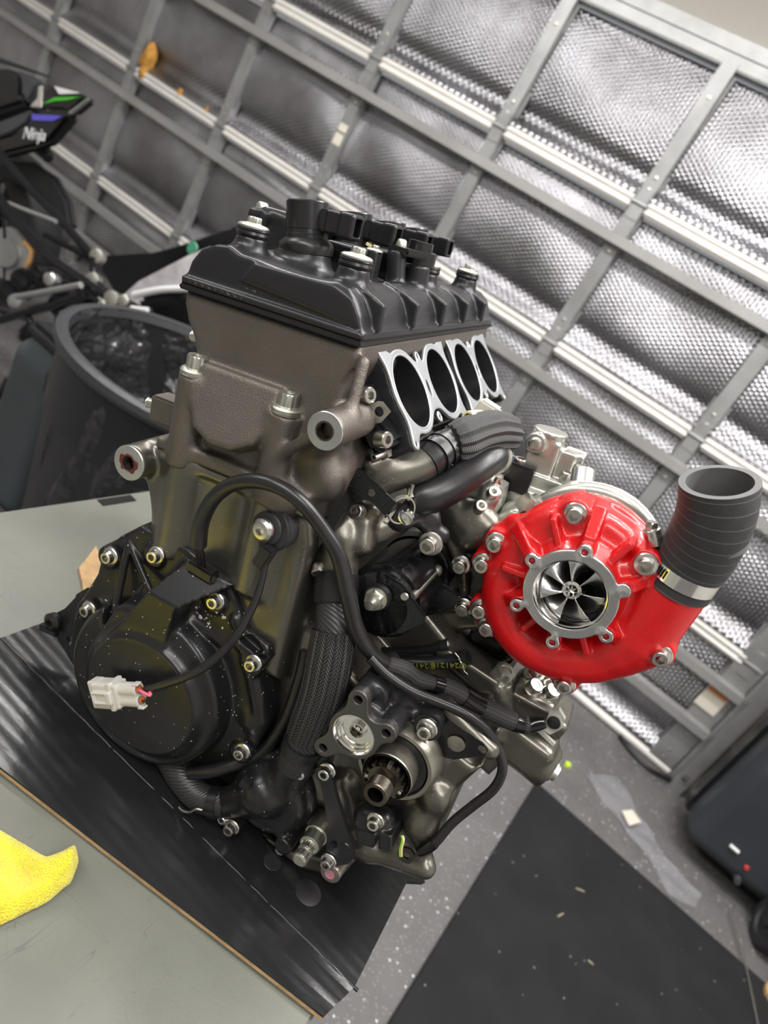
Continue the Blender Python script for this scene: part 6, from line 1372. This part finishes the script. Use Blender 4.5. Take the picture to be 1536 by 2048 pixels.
tc = bpy.data.curves.new('script', 'FONT'); tc.body = 'Ninja'; tc.size = 0.055; tc.shear = 0.35; tc.align_x = 'CENTER'; tc.align_y = 'CENTER'; tc.extrude = 0.001
to_ = bpy.data.objects.new('tmp_text', tc); COL.objects.link(to_); bpy.context.view_layer.update()
me = bpy.data.meshes.new_from_object(to_.evaluated_get(bpy.context.evaluated_depsgraph_get())); bpy.data.objects.remove(to_); bpy.data.curves.remove(tc)
xd = (WY(90, 271, 1.733)-WY(45, 266, 1.733)).normalized(); zd = Vector((0, -1, 0)); yd = zd.cross(xd); p = WY(67, 269, 1.733)-mo
me.materials.clear(); o = mkobj('script_decal', me, M['decal_and_highlight'], bike); o.matrix_local = Matrix([[xd[i], yd[i], zd[i], p[i]] for i in range(3)]+[[0, 0, 0, 1]])
bpart('plate_hanger', tube('plate_hanger', [WY(70, 290, 1.82), WY(88, 302, 1.82), WY(97, 318, 1.82)], [0.02, 0.026, 0.018], 10, 4), 'rubber')
wcn = WY(-18, 492, 1.98); wcn.z = 0.315
wcn.x = -2.80
bpart('rear_tyre', rings('rear_tyre', [(-0.09, 0.215), (-0.098, 0.25), (-0.075, 0.30), (-0.03, 0.315), (0.03, 0.315), (0.075, 0.30), (0.098, 0.25), (0.09, 0.215)], 64, wcn, (0, 1, 0), cap0=False, cap1=False), 'tyre')
bpart('rear_rim', rings('rear_rim', [(-0.07, 0.218), (-0.06, 0.20), (0.0, 0.19), (0.06, 0.20), (0.07, 0.218)], 48, wcn, (0, 1, 0), cap0=False, cap1=False), 'fairing')
for k in range(5):
    a = 2*math.pi*k/5+0.3; d = Vector((math.cos(a), 0, math.sin(a))); bpart('wheel_spoke', tube('wheel_spoke', [wcn+d*0.03, wcn+d*0.2], [0.025, 0.014], 8, 2), 'fairing')
bpart('wheel_hub', rings('wheel_hub', [(-0.09, 0.03), (-0.08, 0.055), (0.08, 0.055)], 28, wcn, (0, 1, 0)), 'fairing')
slab('rear_hugger', [(0, 320), (60, 322), (105, 352), (132, 400), (142, 455), (130, 462), (105, 415), (60, 372), (0, 360)], 1.84, 0.04, 'tyre', 0.012)
# bare subframe: tubes in front of the wheel
for pts, y_, r, m in (([(-30, 265), (0, 305), (45, 362), (110, 428), (188, 515)], 1.62, 0.013, 'frame'), ([(-30, 355), (0, 400), (72, 488), (98, 516), (150, 552), (226, 598)], 1.58, 0.017, 'frame'), ([(5, 402), (60, 424), (112, 443)], 1.60, 0.007, 'galv'), ([(34, 594), (80, 586), (162, 570)], 1.54, 0.010, 'galv'), ([(0, 640), (60, 622), (130, 605), (170, 590)], 1.56, 0.015, 'frame'), ([(12, 420), (14, 500), (12, 590)], 1.60, 0.012, 'frame'), ([(188, 515), (190, 560), (226, 598)], 1.60, 0.012, 'frame'), ([(90, 470), (150, 500), (190, 520)], 1.64, 0.010, 'frame'), ([(0, 620), (60, 640), (45, 665)], 1.56, 0.012, 'frame')):
    bpart('subframe_tube', tube('subframe_tube', [WY(a, b, y_) for a, b in pts], r, 12, 6), m)
for q, y_, r in (((196, 513), 1.61, 0.022), ((226, 598), 1.575, 0.024), ((250, 602), 1.575, 0.018), ((188, 560), 1.60, 0.022), ((208, 610), 1.58, 0.014)):
    bpart('frame_joint', rings('frame_joint', [(-0.015, r*0.8), (-0.012, r), (0.012, r), (0.015, r*0.6)], 18, WY(*q, y_), (0.3, -1, 0.2)), 'zinc')
bpart('sprocket', rings('sprocket', [(0, 0.085), (0.006, 0.085), (0.006, 0.05), (0.02, 0.045)], 40, WY(20, 508, 1.60), (0.2, -1, 0.1)), 'galv')
bpart('brown_hose', tube('brown_hose', [WY(48, 486, 1.58), WY(62, 500, 1.58), WY(60, 520, 1.58), WY(52, 532, 1.58)], 0.008, 10, 6), 'wood')
for q, r, m in (((72, 548), 0.03, 'fairing'), ((100, 560), 0.026, 'alu'), ((40, 560), 0.04, 'fairing'), ((12, 585), 0.045, 'frame'), ((30, 605), 0.03, 'galv'), ((130, 590), 0.03, 'fairing'), ((115, 610), 0.04, 'frame'), ((160, 600), 0.032, 'fairing'), ((185, 615), 0.03, 'frame')):
    bpart('linkage_cap', rings('linkage_cap', [(0, r*0.9), (0.02, r), (0.035, r*0.8), (0.04, r*0.4)], 20, WY(*q, 1.60)+Vector((0, 0.02, 0)), (0.3, -1, 0.25)), m)
bpart('swingarm', tube('swingarm', [WY(-40, 600, 1.68), WY(60, 560, 1.70), WY(120, 560, 1.72), WY(180, 590, 1.72)], [0.05, 0.05, 0.045, 0.035], 14, 6), 'fairing')
bpart('side_stand', tube('side_stand', [WY(115, 600, 1.58), WY(118, 650, 1.58), Vector((WY(118, 650, 1.58).x+0.03, 1.57, 0.012))], 0.016, 10, 5), 'frame')
# removed fairing panels leaning behind the bin
def panel(name, px, y, th, m, lab, grp='removed fairing panels behind the bin', bev=0.01):
    o_ = WY(*px[0], y); o_ = Vector((o_.x, y, 0)); e = empty(name, o_); tag(e, lab, 'fairing', grp)
    me = prism(name, [Vector((p.x-o_.x, 0, max(p.z, 0.0005))) for p in (WY(a, b, y) for a, b in px)], (0, 1, 0), th, bev)
    mkobj('panel_shell', me, M[m] if isinstance(m, str) else m, e); return e, o_
pa_, oo = panel('fairing_panel', [(205, 510), (300, 505), (350, 492), (400, 476), (470, 452), (520, 470), (470, 900), (330, 900), (235, 600), (200, 540)], 1.98, 0.03, 'fairing', 'long black fairing panel with a green spot behind the bin')
me = rings('green_spot', [(0, 0.025), (0.004, 0.022)], 18, WY(385, 497, 1.975)-oo, (0, -1, 0)); mkobj('green_spot', me, mat('teal_green_decal', lin(70, 140, 110), 0, 0.4), pa_)
clearp = mat('milky_clear_plastic', lin(186, 182, 184), 0.0, 0.3, bump=(20, 0.4, 0.01), var=(12, 0.25))
pb_, oo = panel('windscreen_panel', [(240, 592), (275, 560), (330, 532), (380, 505), (420, 490), (470, 560), (430, 900), (360, 900), (290, 620)], 1.90, 0.012, clearp, 'milky clear windscreen leaning in front of the fairing panel')
pc_, oo = panel('cowl_panel', [(268, 592), (330, 580), (400, 576), (470, 600), (440, 900), (380, 900), (320, 660), (275, 622)], 1.80, 0.05, 'fairing', 'black curved cowl leaning against the windscreen', bev=0.02)
for pts, r in (([(268, 590), (320, 580), (370, 578), (410, 580)], 0.012), ([(258, 616), (275, 619), (296, 621)], 0.011)):  # highlight along the cowl rim, put in as white tubes
    me = tube('painted_highlight', [WY(a, b, 1.795)-oo for a, b in pts], r, 10, 6); mkobj('painted_highlight', me, M['decal_and_highlight'], pc_)
